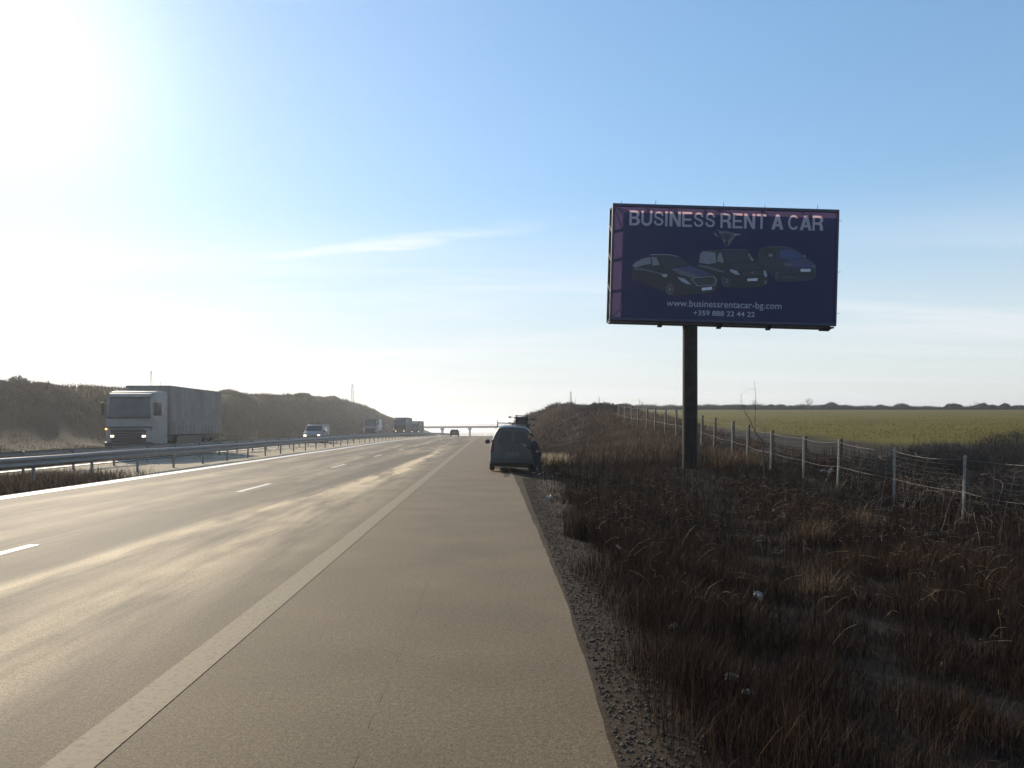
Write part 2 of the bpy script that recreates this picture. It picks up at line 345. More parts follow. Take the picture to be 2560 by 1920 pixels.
def asphalt(name, base, dust, rough=.80, spec=.22):
    m, t, p = new_mat(name); Nn = t.nodes.new; Ln = t.links.new
    ge = Nn('ShaderNodeNewGeometry'); P = ge.outputs['Position']
    mid = Nn('ShaderNodeTexNoise'); mid.inputs['Scale'].default_value = 26; mid.inputs['Detail'].default_value = 5; mid.inputs['Roughness'].default_value = .85; Ln(P, mid.inputs[0])
    fine = Nn('ShaderNodeTexNoise'); fine.inputs['Scale'].default_value = 70; fine.inputs['Detail'].default_value = 4; fine.inputs['Roughness'].default_value = .8; Ln(P, fine.inputs[0])
    vo = Nn('ShaderNodeTexVoronoi'); vo.inputs['Scale'].default_value = 70; Ln(P, vo.inputs[0])
    big = Nn('ShaderNodeTexNoise'); big.inputs['Scale'].default_value = .8; big.inputs['Detail'].default_value = 7; Ln(P, big.inputs[0])
    sp = Nn('ShaderNodeSeparateXYZ'); Ln(P, sp.inputs[0])
    mp = Nn('ShaderNodeMapping'); mp.inputs['Scale'].default_value = (1.0, .045, 1); mp.inputs['Rotation'].default_value = (0, 0, R(1.5)); Ln(P, mp.inputs[0])
    stn = Nn('ShaderNodeTexNoise'); stn.inputs['Scale'].default_value = .62; stn.inputs['Detail'].default_value = 5; stn.inputs['Distortion'].default_value = .5; Ln(mp.outputs[0], stn.inputs[0])
    stf = mr(t, stn.outputs[0], .44, .64, 0, 1)
    mpl = Nn('ShaderNodeMapping'); mpl.inputs['Scale'].default_value = (1.5, .20, 1); mpl.inputs['Rotation'].default_value = (0, 0, R(4)); Ln(P, mpl.inputs[0])
    lng = Nn('ShaderNodeTexNoise'); lng.inputs['Scale'].default_value = 1.1; lng.inputs['Detail'].default_value = 7; lng.inputs['Roughness'].default_value = .6; Ln(mpl.outputs[0], lng.inputs[0])
    inlane = mr(t, sp.outputs[0], -2.9, -2.1, 1, 0)          # dust lies on the running lanes
    stf = math_n(t, 'MULTIPLY', stf, inlane)
    stf = math_n(t, 'MULTIPLY', stf, mr(t, lng.outputs[0], .35, .6, .05, .5))
    # two long drifts of pale dust between the wheel tracks
    wv = math_n(t, 'MULTIPLY_ADD', stn.outputs[0], 2.2, -1.1); xx = math_n(t, 'ADD', sp.outputs[0], wv)
    c1 = math_n(t, 'MINIMUM', math_n(t, 'MULTIPLY_ADD', sp.outputs[1], .0735, -5.55), -3.35)
    def band(c, w):
        d = math_n(t, 'DIVIDE', math_n(t, 'SUBTRACT', xx, c), w); return math_n(t, 'POWER', 2.718, math_n(t, 'MULTIPLY', math_n(t, 'MULTIPLY', d, d), -1.0))
    dr = math_n(t, 'ADD', math_n(t, 'MULTIPLY', band(c1, .42), .9), math_n(t, 'MULTIPLY', band(-3.25, .55), .7))
    dr = math_n(t, 'MULTIPLY', dr, mr(t, lng.outputs[0], .36, .56, .15, 1)); dr = math_n(t, 'MULTIPLY', dr, mr(t, sp.outputs[1], 30, 75, 1, 0)); dr = math_n(t, 'MULTIPLY', dr, inlane)
    stf = math_n(t, 'MAXIMUM', stf, dr, clamp=True)
    mx = Nn('ShaderNodeMix'); mx.data_type = 'RGBA'; Ln(stf, mx.inputs['Factor'])
    mx.inputs['B'].default_value = (*dust, 1)
    b2 = Nn('ShaderNodeMix'); b2.data_type = 'RGBA'; Ln(inlane, b2.inputs['Factor']); b2.inputs['A'].default_value = (*base, 1); b2.inputs['B'].default_value = (base[0] * .62, base[1] * .66, base[2] * .74, 1)
    Ln(b2.outputs['Result'], mx.inputs['A'])
    f = math_n(t, 'MULTIPLY', mr(t, fine.outputs[0], .3, .7, .25, 1.75), mr(t, big.outputs[0], .3, .7, .86, 1.14))
    f = math_n(t, 'MULTIPLY', f, mr(t, vo.outputs['Distance'], 0, .55, .7, 1.2))
    f = math_n(t, 'MULTIPLY', f, mr(t, mid.outputs[0], .3, .7, .6, 1.4))
    # small dark spots of bitumen and grit
    v2 = Nn('ShaderNodeTexVoronoi'); v2.inputs['Scale'].default_value = 5.5; Ln(P, v2.inputs[0])
    f = math_n(t, 'MULTIPLY', f, mr(t, v2.outputs['Distance'], .03, .07, .45, 1))
    vm = Nn('ShaderNodeVectorMath'); vm.operation = 'SCALE'; Ln(mx.outputs['Result'], vm.inputs[0]); Ln(f, vm.inputs['Scale'])
    Ln(vm.outputs[0], p.inputs['Base Color']); p.inputs['Roughness'].default_value = rough; p.inputs['Specular IOR Level'].default_value = spec
    bp = Nn('ShaderNodeBump'); bp.inputs['Strength'].default_value = .5; bp.inputs['Distance'].default_value = .0018
    Ln(math_n(t, 'ADD', fine.outputs[0], vo.outputs['Distance']), bp.inputs['Height']); Ln(bp.outputs[0], p.inputs['Normal'])
    return m
M['asphalt'] = asphalt('asphalt', (.128, .090, .050), (.56, .42, .25))
M['asphalt_far'] = asphalt('asphalt_far', (.070, .056, .042), (.08, .066, .05), .95, .05)
def worn(name, col, under, lo=.40, hi=.52, rough=.6, spec=.35):
    m, t, p = new_mat(name); Nn = t.nodes.new; Ln = t.links.new; ge = Nn('ShaderNodeNewGeometry')
    a = Nn('ShaderNodeTexNoise'); a.inputs['Scale'].default_value = 22; a.inputs['Detail'].default_value = 8; a.inputs['Roughness'].default_value = .75; Ln(ge.outputs['Position'], a.inputs[0])
    mx = Nn('ShaderNodeMix'); mx.data_type = 'RGBA'; Ln(mr(t, a.outputs[0], lo, hi, 0, 1), mx.inputs['Factor'])
    mx.inputs['A'].default_value = (*under, 1); mx.inputs['B'].default_value = (*col, 1); Ln(mx.outputs['Result'], p.inputs['Base Color'])
    p.inputs['Roughness'].default_value = rough; p.inputs['Specular IOR Level'].default_value = spec
    bp = Nn('ShaderNodeBump'); bp.inputs['Strength'].default_value = .4; bp.inputs['Distance'].default_value = .004; Ln(a.outputs[0], bp.inputs['Height']); Ln(bp.outputs[0], p.inputs['Normal'])
    return m
M['line_dusty'] = worn('line_dusty', (.25, .19, .115), (.125, .092, .055), .36, .50, .75, .2)
M['line_white'] = worn('line_white', (.68, .66, .60), (.3, .27, .22), .28, .40)
M['dash_white'] = worn('dash_white', (.60, .56, .47), (.2, .17, .13), .30, .42)
M['crack'] = pmat('crack', (.05, .038, .025), .9)
sheet('road', -11.72, right_edge, ys_road, 0.0, M['asphalt'], 14, 'near carriageway of the motorway with its hard shoulder', 'road')
sheet('opposite_road', -29.9, -17.2, ys_road, 0.0, M['asphalt_far'], 8, 'far carriageway of the motorway with oncoming traffic', 'road')
sheet('edge_line', -2.17, -1.91, ys_road, .004, M['line_dusty'], 2, 'wide dusty line between lane and hard shoulder', 'road marking')
sheet('median_line', -11.55, -11.08, ys_road, .004, M['line_white'], 2, 'bright white line along the median edge', 'road marking')
sheet('opposite_edge_line', -17.9, -17.6, ys_road, .004, M['line_white'], 2, 'white line on the far side of the median', 'road marking')
sheet('opposite_shoulder_line', -27.1, -26.85, ys_road, .004, M['line_white'], 2, 'white line along the far hard shoulder', 'road marking')
def dashes(name, xc, y0, label):
    V = []; F = []
    for k in range(-4, 40):
        a = y0 + 12.0 * k
        for j in range(4):
            ya, yb = a + j * .75, a + (j + 1) * .75; n = len(V)
            V += [(xc - .075, ya, zr(ya) + .004), (xc + .075, ya, zr(ya) + .004), (xc + .075, yb, zr(yb) + .004), (xc - .075, yb, zr(yb) + .004)]
            F.append((n, n + 1, n + 2, n + 3))
    o = link(name, mesh_np(name, np.array(V), [np.array(F)]), None, M['dash_white']); tag(o, label, 'road marking', kind='structure')
dashes('lane_dashes', -6.36, 20.15, 'white dashes between the two near lanes')
dashes('opposite_lane_dashes', -22.4, 16.0, 'white dashes between the two far lanes')
# cracks and joints
segsV = []; segsF = []
def ribbon(pts, w):
    for i in range(len(pts) - 1):
        a = Vector(pts[i]); b = Vector(pts[i + 1]); d = (b - a); d = Vector((-d.y, d.x, 0)).normalized() * w * random.uniform(.3, 1)
        n = len(segsV); segsV.extend([a - d, a + d, b + d, b - d]); segsF.append((n, n + 1, n + 2, n + 3))
for yc, x0, x1, w in ((13.15, -1.2, .70, .008), (20.6, -1.7, .74, .008), (24.6, -1.7, .76, .009), (40, -1.8, .8, .02)):
    pts = []; x = x0; y = yc
    while x < x1: pts.append((x, y, .003)); x += .05; y += random.uniform(-.012, .012)
    ribbon(pts, w)
pts = []; y = 2.6; x = -.65
while y < 12.6:
    pts.append((x, y, .003)); y += .05; x += random.uniform(-.003, .003) + (-.65 - x) * .1
    if random.random() < .07 and len(pts) > 4: ribbon(pts, .0013); pts = []; y += random.uniform(.03, .35)
ribbon(pts, .0013)
o = link('road_cracks', mesh_np('road_cracks', np.array([tuple(v) for v in segsV]), [np.array(segsF)]), None, M['crack'])
tag(o, 'thin dark cracks and joints across the hard shoulder', 'road crack', kind='structure')

# ================================================================ dry grass and scrub
def blades(name, P, H, Wd, lean, mat, seed=0, bend=.5, tint=None, label='', parent=None, cat='grass', kind='stuff'):
    rs = np.random.RandomState(seed); n = len(P); az = rs.rand(n) * 6.283; fa = az + 1.57 + rs.randn(n) * .5
    side = np.stack([np.cos(fa), np.sin(fa), np.zeros(n)], 1) * (Wd / 2)[:, None]
    dirv = np.stack([np.cos(az), np.sin(az), np.zeros(n)], 1)
    def pt(t):
        h = H * (t - bend * .35 * t * t * np.clip(lean, 0, 1.5)); return P + dirv * (H * lean * (t * .35 + t * t * .65))[:, None] + np.array([[0, 0, 1]]) * h[:, None]
    a, b, c, d = pt(0.), pt(.38), pt(.72), pt(1.)
    V = np.stack([a - side, a + side, b - side * .85, b + side * .85, c - side * .55, c + side * .55, d], 1).reshape(-1, 3)
    k = np.arange(n)[:, None] * 7
    Q = np.concatenate([k + np.array([[0, 1, 3, 2]]), k + np.array([[2, 3, 5, 4]])]); T = k + np.array([[4, 5, 6]])
    me = mesh_np(name, V, [Q, T]); tv = rs.rand(n) ** 2 if tint is None else tint
    attr_f(me, 'tint', np.repeat(tv, 7)); o = link(name, me, parent, mat)
    if not parent: tag(o, label, cat, kind=kind)
    return o
M['dry_grass'] = blade_mat('dry_grass', (.007, .0032, .002), (.115, .062, .032), .16, .7, .15)
M['scrub'] = blade_mat('scrub', (.022, .013, .009), (.26, .17, .105), .25, .7, .15)
M['bank_grass'] = blade_mat('bank_grass', (.028, .023, .014), (.12, .098, .06), .12, .8, .06)
M['straw'] = blade_mat('straw', (.14, .095, .055), (.50, .38, .24), .4)
M['pale_straw'] = blade_mat('pale_straw', (.30, .22, .13), (.72, .58, .40), .5)
M['orange_grass'] = blade_mat('orange_grass', (.06, .032, .016), (.26, .17, .095), .3)
M['crop'] = blade_mat('crop', (.085, .068, .004), (.13, .105, .006), .3)
rs = np.random.RandomState(5)
def scatter(x0, x1, y0, y1, dens, clump=1.0, thr=-.2, sc=1.6):
    n = int((x1 - x0) * (y1 - y0) * dens); x = x0 + rs.rand(n) * (x1 - x0); y = y0 + rs.rand(n) * (y1 - y0)
    k = wav(x, y, sc, 17) + wav(x, y, sc * 3, 21) * .5; keep = (k * clump + rs.randn(n) * .35) > thr
    keep &= (x < y * .72 + 2.5) | (y < 0) | (x < 0)
    return x[keep], y[keep], k[keep]
PX, PY, HH, WW, LN, TT = [], [], [], [], [], []
def more(x, y, h, w, lean, tint):
    PX.append(x); PY.append(y); HH.append(h); WW.append(w); LN.append(lean); TT.append(tint)
for (x0, x1, y0, y1, dens, w) in ((.85, 8, 2, 7, 2300, .0035), (.9, 12, 7, 13, 1350, .005), (1.0, 18, 13, 22, 620, .008), (1.2, 26, 22, 34, 320, .011)):
    x, y, k = scatter(x0, x1, y0, y1, dens, thr=-.55)
    g0 = gstart(y); edge = sstep(g0 - .2, g0 + .55, x + .30 * wav(x, y, 1.2)); kp = rs.rand(len(x)) < .05 + .95 * edge; x, y, k, edge = x[kp], y[kp], k[kp], edge[kp]
    h = (.06 + .19 * np.clip(k + .6, 0, 1.6)) * (.5 + rs.rand(len(x))) * (.35 + .65 * edge)
    more(x, y, h, np.full(len(x), w) * (.6 + rs.rand(len(x)) * .8), rs.rand(len(x)) ** 1.3 * .75, np.clip(rs.rand(len(x)) ** 2.6 * (.55 + 1.5 * np.clip(wav(x, y, .8, 25) + .1, 0, 1)) + .03, 0, 1))
X, Y, H, Wd, Ln_, T = [np.concatenate(a) for a in (PX, PY, HH, WW, LN, TT)]
blades('dry_grass', np.stack([X, Y, ground(X, Y) - .01], 1), H, Wd, Ln_, M['dry_grass'], 1, tint=T, label='dark brown dry grass covering the verge right of the road')
# upright dead weed stalks
x, y, k = scatter(1.6, 22, 3, 34, 14, thr=-.1, sc=.8); n = len(x)
segs = []
for i in range(n):
    h = random.uniform(.35, .95) * (1 if y[i] > 6 else .6); z = float(ground(x[i], y[i])); lx, ly = random.gauss(0, .1), random.gauss(0, .1); r = .0016 + .00016 * y[i]
    p0 = Vector((x[i], y[i], z)); tip = p0 + Vector((lx, ly, 1)) * h; segs.append((*p0, *tip, r, r * .5))
    for j in range(random.randint(3, 7)):
        tt = random.uniform(.35, 1); q = p0.lerp(tip, tt); d = Vector((random.gauss(0, 1), random.gauss(0, 1), random.uniform(.6, 1.8))).normalized() * h * random.uniform(.1, .28)
        segs.append((*q, *(q + d), r * .6, r * .35))
V, F = tubes(segs, 3); me = mesh_np('dead_weeds', V, F); attr_f(me, 'tint', np.repeat(rs.rand(len(segs)) ** 2.5, 6))
tag(link('dead_weeds', me, None, M['dry_grass']), 'thin dead weed stalks standing in the verge grass', 'weeds', kind='stuff')
# pale bent stalks that catch the sun
x, y, k = scatter(1.5, 14, 3.2, 26, 16, thr=.25); kp = rs.rand(len(x)) < sstep(2, 12, y); x, y = x[kp], y[kp]; n = len(x)
segs = []
for i in range(n):
    p = Vector((x[i], y[i], float(ground(x[i], y[i])) + random.uniform(.08, .28))); a = random.uniform(0, 6.28); r = .0009 + .0002 * y[i]; st = random.uniform(.02, .07); el = random.uniform(.1, 1.0)
    for j in range(5):
        q = p + Vector((math.cos(a) * math.cos(el), math.sin(a) * math.cos(el), math.sin(el))) * st; segs.append((*p, *q, r, r * .85)); p = q; el -= random.uniform(-.05, .32); a += random.gauss(0, .25)
V, F = tubes(segs, 3); me = mesh_np('bent_straw', V, F); attr_f(me, 'tint', np.repeat(rs.rand(len(segs)) ** 2, 6))
tag(link('bent_straw', me, None, M['straw']), 'scattered pale straw lying bent over the dark verge grass', 'straw', kind='stuff')
# right bank beyond the van and billboard
PX, PY, HH, WW, LN, TT = [], [], [], [], [], []
for (x0, x1, y0, y1, dens, w, hs) in ((1.9, 15, 33, 60, 170, .014, 1.0), (1.9, 17, 60, 120, 60, .03, 1.4), (2, 24, 120, 320, 7, .11, 2.4)):
    x, y, k = scatter(x0, x1, y0, y1, dens, thr=-.6, sc=.5)
    edge = sstep(1.5, 3.5, x); h = hs * (.16 + .26 * np.clip(k + .5, 0, 1.5)) * (.5 + rs.rand(len(x))) * (.3 + .7 * edge)
    more(x, y, h, w * (.6 + rs.rand(len(x)) * .8), rs.rand(len(x)) * 1.2, np.clip(rs.rand(len(x)) ** 1.8 * (.55 + 1.1 * k), 0, 1))
X, Y, H, Wd, Ln_, T = [np.concatenate(a) for a in (PX, PY, HH, WW, LN, TT)]
blades('bank_scrub', np.stack([X, Y, ground(X, Y) - .02], 1), H, Wd, Ln_, M['scrub'], 2, tint=T, label='brown scrub over the rising bank behind the parked van')
# left bank
PX, PY, HH, WW, LN, TT = [], [], [], [], [], []
for (x0, x1, y0, y1, dens, w, hs) in ((-55, -30, 22, 75, 40, .03, 1.0), (-58, -30, 75, 160, 18, .06, 1.4), (-62, -30, 160, 420, 3.6, .14, 1.9)):
    x, y, k = scatter(x0, x1, y0, y1, dens, thr=-.5, sc=.35)
    edge = sstep(-29.6, -30.8, x); h = hs * (.12 + .28 * np.clip(k + .4, 0, 1.5) ** 1.5) * (.5 + rs.rand(len(x))) * (.3 + .7 * edge)
    more(x, y, h, w * (.6 + rs.rand(len(x)) * .8), rs.rand(len(x)) * .8, np.clip(rs.rand(len(x)) ** 1.4 * (.6 + 1.1 * k), 0, 1))
X, Y, H, Wd, Ln_, T = [np.concatenate(a) for a in (PX, PY, HH, WW, LN, TT)]
blades('slope_scrub', np.stack([X, Y, ground(X, Y) - .02], 1), H, Wd, Ln_, M['bank_grass'], 3, tint=T, label='grey brown scrub over the long bank left of the motorway')
# median grass
n = 26000; x = -15.8 + rs.rand(n) * 4.1; y = 14 + rs.rand(n) ** 1.0 * 17; kp = (rs.rand(n) < sstep(30, 23, y + .9 * wav(x, y, 1.2))) & (x < -11.75); x, y = x[kp], y[kp]
n2_ = 500; x = np.concatenate([x, -15.8 + rs.rand(n2_) * 2.6]); y = np.concatenate([y, 30 + rs.rand(n2_) * 60])
blades('median_grass', np.stack([x, y, ground(x, y) - .01], 1), .12 + rs.rand(len(x)) * .22, np.full(len(x), .010), rs.rand(len(x)) * .9, M['scrub'], 4, tint=rs.rand(len(x)) ** 3, label='brown grass under the crash barrier on the near median')
# field crop fringe
x, y, k = scatter(15, 70, 44, 130, 7, thr=-1.0, sc=.5); kp = (x > 19 + rs.randn(len(x))) & (rs.rand(len(x)) < sstep(130, 50, y))
x, y = x[kp], y[kp]
blades('field_crop', np.stack([x, y, ground(x, y) - .01], 1), .05 + rs.rand(len(x)) * .07, np.full(len(x), .04), rs.rand(len(x)) * .8, M['crop'], 5, label='low yellowish green crop in the field beyond the fence')
# gravel crumbs on the verge
n = 15000; x = .60 + np.abs(rs.randn(n)) * .30; y = 2.5 + rs.rand(n) ** 1.4 * 24; x = x * (.7 + gstart(y) * .35) + edge_x(y) - .6; z = ground(x, y); r = (.003 + .011 * rs.rand(n) ** 4) * (1 + y * .04)
oct_ = np.array([[1, 0, 0], [-.8, .2, 0], [0, 1, 0], [.1, -.9, .1], [0, 0, .8], [0, 0, -.6]]); of = np.array([[0, 2, 4], [2, 1, 4], [1, 3, 4], [3, 0, 4], [2, 0, 5], [1, 2, 5], [3, 1, 5], [0, 3, 5]])
th = rs.rand(n) * 6.28; ro = np.stack([np.stack([np.cos(th), -np.sin(th), 0 * th], 1), np.stack([np.sin(th), np.cos(th), 0 * th], 1), np.stack([0 * th, 0 * th, 1 + 0 * th], 1)], 1)
V = (np.einsum('nij,kj->nki', ro, oct_) * r[:, None, None] + np.stack([x, y, z + r * .3], 1)[:, None, :]).reshape(-1, 3)
F = (np.arange(n)[:, None, None] * 6 + of[None]).reshape(-1, 3)
tag(link('gravel', mesh_np('gravel', V, [F]), None, pmat('gravel', (.085, .058, .036), .9, var=.6, scale=30)), 'loose gravel along the broken asphalt edge', 'gravel', kind='stuff')

def tussock(x, y, n, h, spread, mat, label, group=None, lean=.7, w=.012):
    rr = rs.rand(n) ** .6 * spread; a = rs.rand(n) * 6.283; px, py = rr * np.cos(a), rr * np.sin(a) * .7
    gz = float(ground(x, y)); P = np.stack([px, py, ground(x + px, y + py) - gz - .02], 1)
    o = blades('grass_tussock', P, h * (.5 + rs.rand(n) * .7), np.full(n, w), rs.rand(n) * lean, mat, int(x * 7 + y), label='x')
    del o['kind']; o.location = (x, y, gz); return tag(o, label, 'grass tussock', group)
tussock(3.0, 34.6, 420, .60, .55, M['pale_straw'], 'pale sunlit straw tussock at the bank foot, right of the person at the van', lean=1.0, w=.025)
tussock(2.55, 37.2, 240, .55, .35, M['pale_straw'], 'smaller pale straw tussock half hidden behind the person at the van', lean=1.0, w=.025)
tussock(9.2, 29.6, 700, .85, .9, M['orange_grass'], 'rust coloured grass tussock right of the billboard pole', lean=.8, w=.014)
tussock(4.1, 9.9, 200, .45, .28, M['orange_grass'], 'bent tan grass tussock in the dark verge, nearer the road of two', lean=1.1, w=.006)
tussock(7.6, 16.2, 220, .5, .35, M['orange_grass'], 'fanned tan grass tussock in front of the fence brambles', lean=1.1, w=.008)
tussock(1.45, 12.4, 500, .5, .3, M['dry_grass'], 'dark upright grass tussock at the gravel edge of the shoulder', lean=.4, w=.006)
tussock(5.6, 13.8, 260, .5, .4, M['orange_grass'], 'tan grass tussock half way between shoulder and fence', lean=1.0, w=.007)

# ================================================================ barriers
def w_beam(mb_pts, y0, y1, x, face, seed):
    """W profile rail following the road, small dents between posts"""
    prof = [(0, .83), (.03, .80), (.075, .765), (.075, .73), (.01, .685), (.01, .655), (.075, .61), (.075, .575), (.03, .54), (0, .51)]
    ys = np.arange(y0, y1, 1.11); rr = np.random.RandomState(seed); dz = np.convolve(rr.randn(len(ys) + 4), np.ones(5) / 5, 'valid') * .022
    V = []; 
    for yy, d in zip(ys, dz):
        for px, pz in prof: V.append((x + face * px, yy, float(zr(yy)) + pz + d))
    k = len(prof); idx = np.arange(len(ys) * k).reshape(len(ys), k)
    F = np.stack([idx[:-1, :-1].ravel(), idx[:-1, 1:].ravel(), idx[1:, 1:].ravel(), idx[1:, :-1].ravel()], 1)
    return mesh_np('rail', np.array(V), [F], True)
def barrier(x, face, y0, y1, off, label, seed):
    root = empty('crash_barrier', (x, y0, 0), label=label, cat='crash barrier', group='crash barriers along the median')
    me = w_beam(None, y0, y1, x, face, seed); me.transform(Matrix.Translation((-x, -y0, 0)))
    o = link('rail', me, root, M['galv']); sm = o.modifiers.new('thickness', 'SOLIDIFY'); sm.thickness = .004
    mb = MB(); mb.box(-.03, .03, -.05, .05, -.3, .78, .006, 1); mb.box(-.045, .045, -.012, .012, .5, .8)
    p0 = mb.build('post', M['galv'], root)
    y = off; i = 0
    while y < y1 - 1 and i < 98:
        if y > y0 + .3:
            p = p0 if i == 0 else p0.copy()
            if i: COL.objects.link(p)
            p.parent = root; p.location = (-face * .05, y - y0, float(zr(y))); p.rotation_euler = (random.gauss(0, .015), random.gauss(0, .02), 0); i += 1
        y += 3.33
barrier(-12.8, 1, 6, 335, 9.15, 'grey steel crash barrier nearest the road, on the near side of the median', 1)
barrier(-16.1, -1, 6, 335, 10.8, 'second grey steel crash barrier, behind the first across the sandy median', 2)

# ================================================================ fence
FX = 11.0
root = empty('wire_fence', (FX, 12, 0), label='wire fence on pale concrete posts between verge and green field', cat='fence')
fy = [12.5, 15.5, 18.5, 21.6, 24.9, 27.8, 31.2, 33.9, 36.2, 38.7, 41.2, 44.2, 47.2, 50] + [53 + 3 * i for i in range(6)]
ftop = lambda Y: float(np.interp(Y, [12, 18.5, 21.6, 24.9, 27.8, 31.2, 33.9, 36, 38.6, 41, 45, 50, 56, 60, 72, 86, 100], [.93, .99, 1.10, 1.27, 1.34, 1.50, 1.73, 1.88, 2.07, 2.24, 2.56, 2.75, 3.02, 3.15, 3.75, 4.4, 4.9]))
mb = MB(); mb.box(-.026, .026, -.026, .026, -1.9, 0, .005, 1); pm = None
tops = []
for i, y in enumerate(fy):
    x = FX + random.gauss(0, .05) 
    if pm is None: p = pm = mb.build('post', M['post'], root)
    else: p = pm.copy(); COL.objects.link(p); p.parent = root
    p.location = (x - FX, y - 12, ftop(y)); p.rotation_euler = (random.gauss(0, .015), random.gauss(0, .02) + (.09 if abs(y - 18.5) < .1 else 0), random.gauss(0, .1))
    if 24 < y < 60:
        if 'stk' not in globals(): mb2 = MB(); mb2.cyl((0, 0, -1.3), (0, 0, .02), .045, .04, 8); stk = mb2.build('timber_stake', M['steel_dark'], p)
        else: stk = stk.copy(); COL.objects.link(stk); stk.parent = p
        stk.location = (.085, .02, random.uniform(-.05, .02))
    tops.append(Vector((x, y, ftop(y))))
for nm, drops, r, sag in (('top_wire', (.09,), .0065, .07), ('lower_wire', (.85,), .006, .06), ('mesh_wire', (.22, .34, .46, .58, .70, 1.0), .0015, .07)):
    segs = []
    for dr in drops:
        for a, b in zip(tops[:-1], tops[1:]):
            s = sag * random.uniform(.4, 1.3); prev = None
            for j in range(7):
                tt = j / 6; q = a.lerp(b, tt) + Vector((-.06, 0, -dr - s * 4 * tt * (1 - tt))); q -= Vector((FX, 12, 0))
                if prev is not None:
                    rr = r * (1 if a.y < 45 else 1.5); segs.append((*prev, *q, rr, rr))
                prev = q
    if nm == 'mesh_wire':
        for a, b in zip(tops[:12], tops[1:13]):
            for j in range(3):
                q = a.lerp(b, (j + 1) / 4) - Vector((FX + .06, 12, .2)); segs.append((*q, *(q - Vector((0, 0, .95))), r * .8, r * .8))
    V, F = tubes(segs, 4); link(nm, mesh_np(nm, V, F), root, M['wire'])

# ================================================================ trees, bushes, brambles
def bare_tree(x, y, h, seed, label, cat='tree', z=None, spread=.5, depth=5, thick=1.0, name='bare_tree', group='bare trees along the skyline'):
    rd = random.Random(seed); trunk = []; crown = []
    def grow(p, d, ln, r, lv):
        q = p
        for _ in range(3):
            d = (d + Vector((rd.gauss(0, .10), rd.gauss(0, .10), .03))).normalized(); e = q + d * ln / 3
            (trunk if lv < 1 else crown).append((*q, *e, r, r * .85)); q = e; r *= .85
        if lv >= depth: return
        for _ in range(rd.choice((2, 3, 3, 4))):
            nd = (d + Vector((rd.gauss(0, 1), rd.gauss(0, 1), rd.gauss(.15, .6))).normalized() * spread * rd.uniform(.7, 1.5)).normalized()
            grow(q if rd.random() < .6 else p.lerp(q, rd.uniform(.5, 1)), nd, ln * rd.uniform(.62, .9), r * .68, lv + 1)
    grow(Vector((0, 0, -.1)), Vector((rd.gauss(0, .05), rd.gauss(0, .05), 1)), h * .27, h * .022 * thick, 0)
    gz = float(ground(x, y)) if z is None else z
    root = empty(name, (x, y, gz), label=label, cat=cat, group=group)
    V, F = tubes(trunk, 6); link('trunk', mesh_np('trunk', V, F), root, M['bark'])
    V, F = tubes(crown, 3); link('crown', mesh_np('crown', V, F), root, M['twig'])
    return root
def bush(x, y, w, h, seed, label, n=1500, tw=None, name='bush', group=None, mat=None, dep=None):
    """dome of fine twigs: short crossing stems fanning up from the foot"""
    rr = np.random.RandomState(seed); lob = 5; cx = (rr.rand(lob) - .5) * w * .9; ch = h * (.30 + .70 * rr.rand(lob)); cw = w * (.14 + .24 * rr.rand(lob))
    k = rr.randint(0, lob, n); a = rr.rand(n) * 6.283; rad = rr.rand(n) ** .5
    px = cx[k] + np.cos(a) * rad * cw[k]; py = np.sin(a) * rad * (dep or w * .35); top = ch[k] * np.sqrt(np.clip(1 - rad ** 2 * .85, 0, 1)); pz = top * rr.rand(n) ** .6
    P = np.stack([px, py, pz], 1); d = rr.randn(n, 3) * .6; d[:, 2] += .9; d[:, 0] += (px - cx[k]) / w; d /= np.linalg.norm(d, axis=1)[:, None]
    ln = h * (.08 + .22 * rr.rand(n) ** 2); tw = tw or h * .012; Q = P + d * ln[:, None]
    segs = np.concatenate([P, Q, np.full((n, 1), tw), np.full((n, 1), tw * .5)], 1); V, F = tubes(segs, 3)
    V[:, 2] += ground(x + V[:, 0], y + V[:, 1]) - float(ground(x, y))
    o = link(name, mesh_np(name, V, F), None, mat or M['twig']); o.location = (x, y, float(ground(x, y))); return tag(o, label, 'bush', group)
def at_px(px, Yd): return (px - 1223) / 1993 * Yd
# skyline right
for px, Yd, h, sd_, lab in ((1444, 120, 2.4, 1, 'small round bare tree on the right bank crest beside the ladder-like mast'),
                            (1597, 262, 3.9, 2, 'bare tree rising from the hedgerow left of the billboard pole'),
                            (1637, 262, 3.2, 3, 'low bare tree in the hedgerow closest on the left of the billboard pole'),
                            (1883, 262, 4.1, 4, 'bare tree in the hedgerow behind the forked sapling'),
                            (2018, 262, 4.6, 5, 'tallest bare tree standing alone above the hedgerow in mid field'),
                            (2435, 264, 3.8, 6, 'faint bare tree above the hedgerow at the far right')):
    bare_tree(at_px(px, Yd), Yd, h, sd_, lab, z=(float(ground(at_px(px, Yd), Yd)) ), thick=3.0, spread=.75)
for px, Yd, h, sd_, lab in ((735, 146, 2.6, 7, 'leafless round thorn tree on the left bank skyline above the white van'),
                            (545, 112, 2.0, 8, 'leafless thorn tree on the skyline just behind the lorry'),
                            (97, 70, 1.0, 9, 'small bare thorn on the skyline at the far left edge')):
    bare_tree(-40 if px > 200 else -40, 40 * 1993 / (1223 - px), h, sd_, lab, thick=1.5, spread=.7)
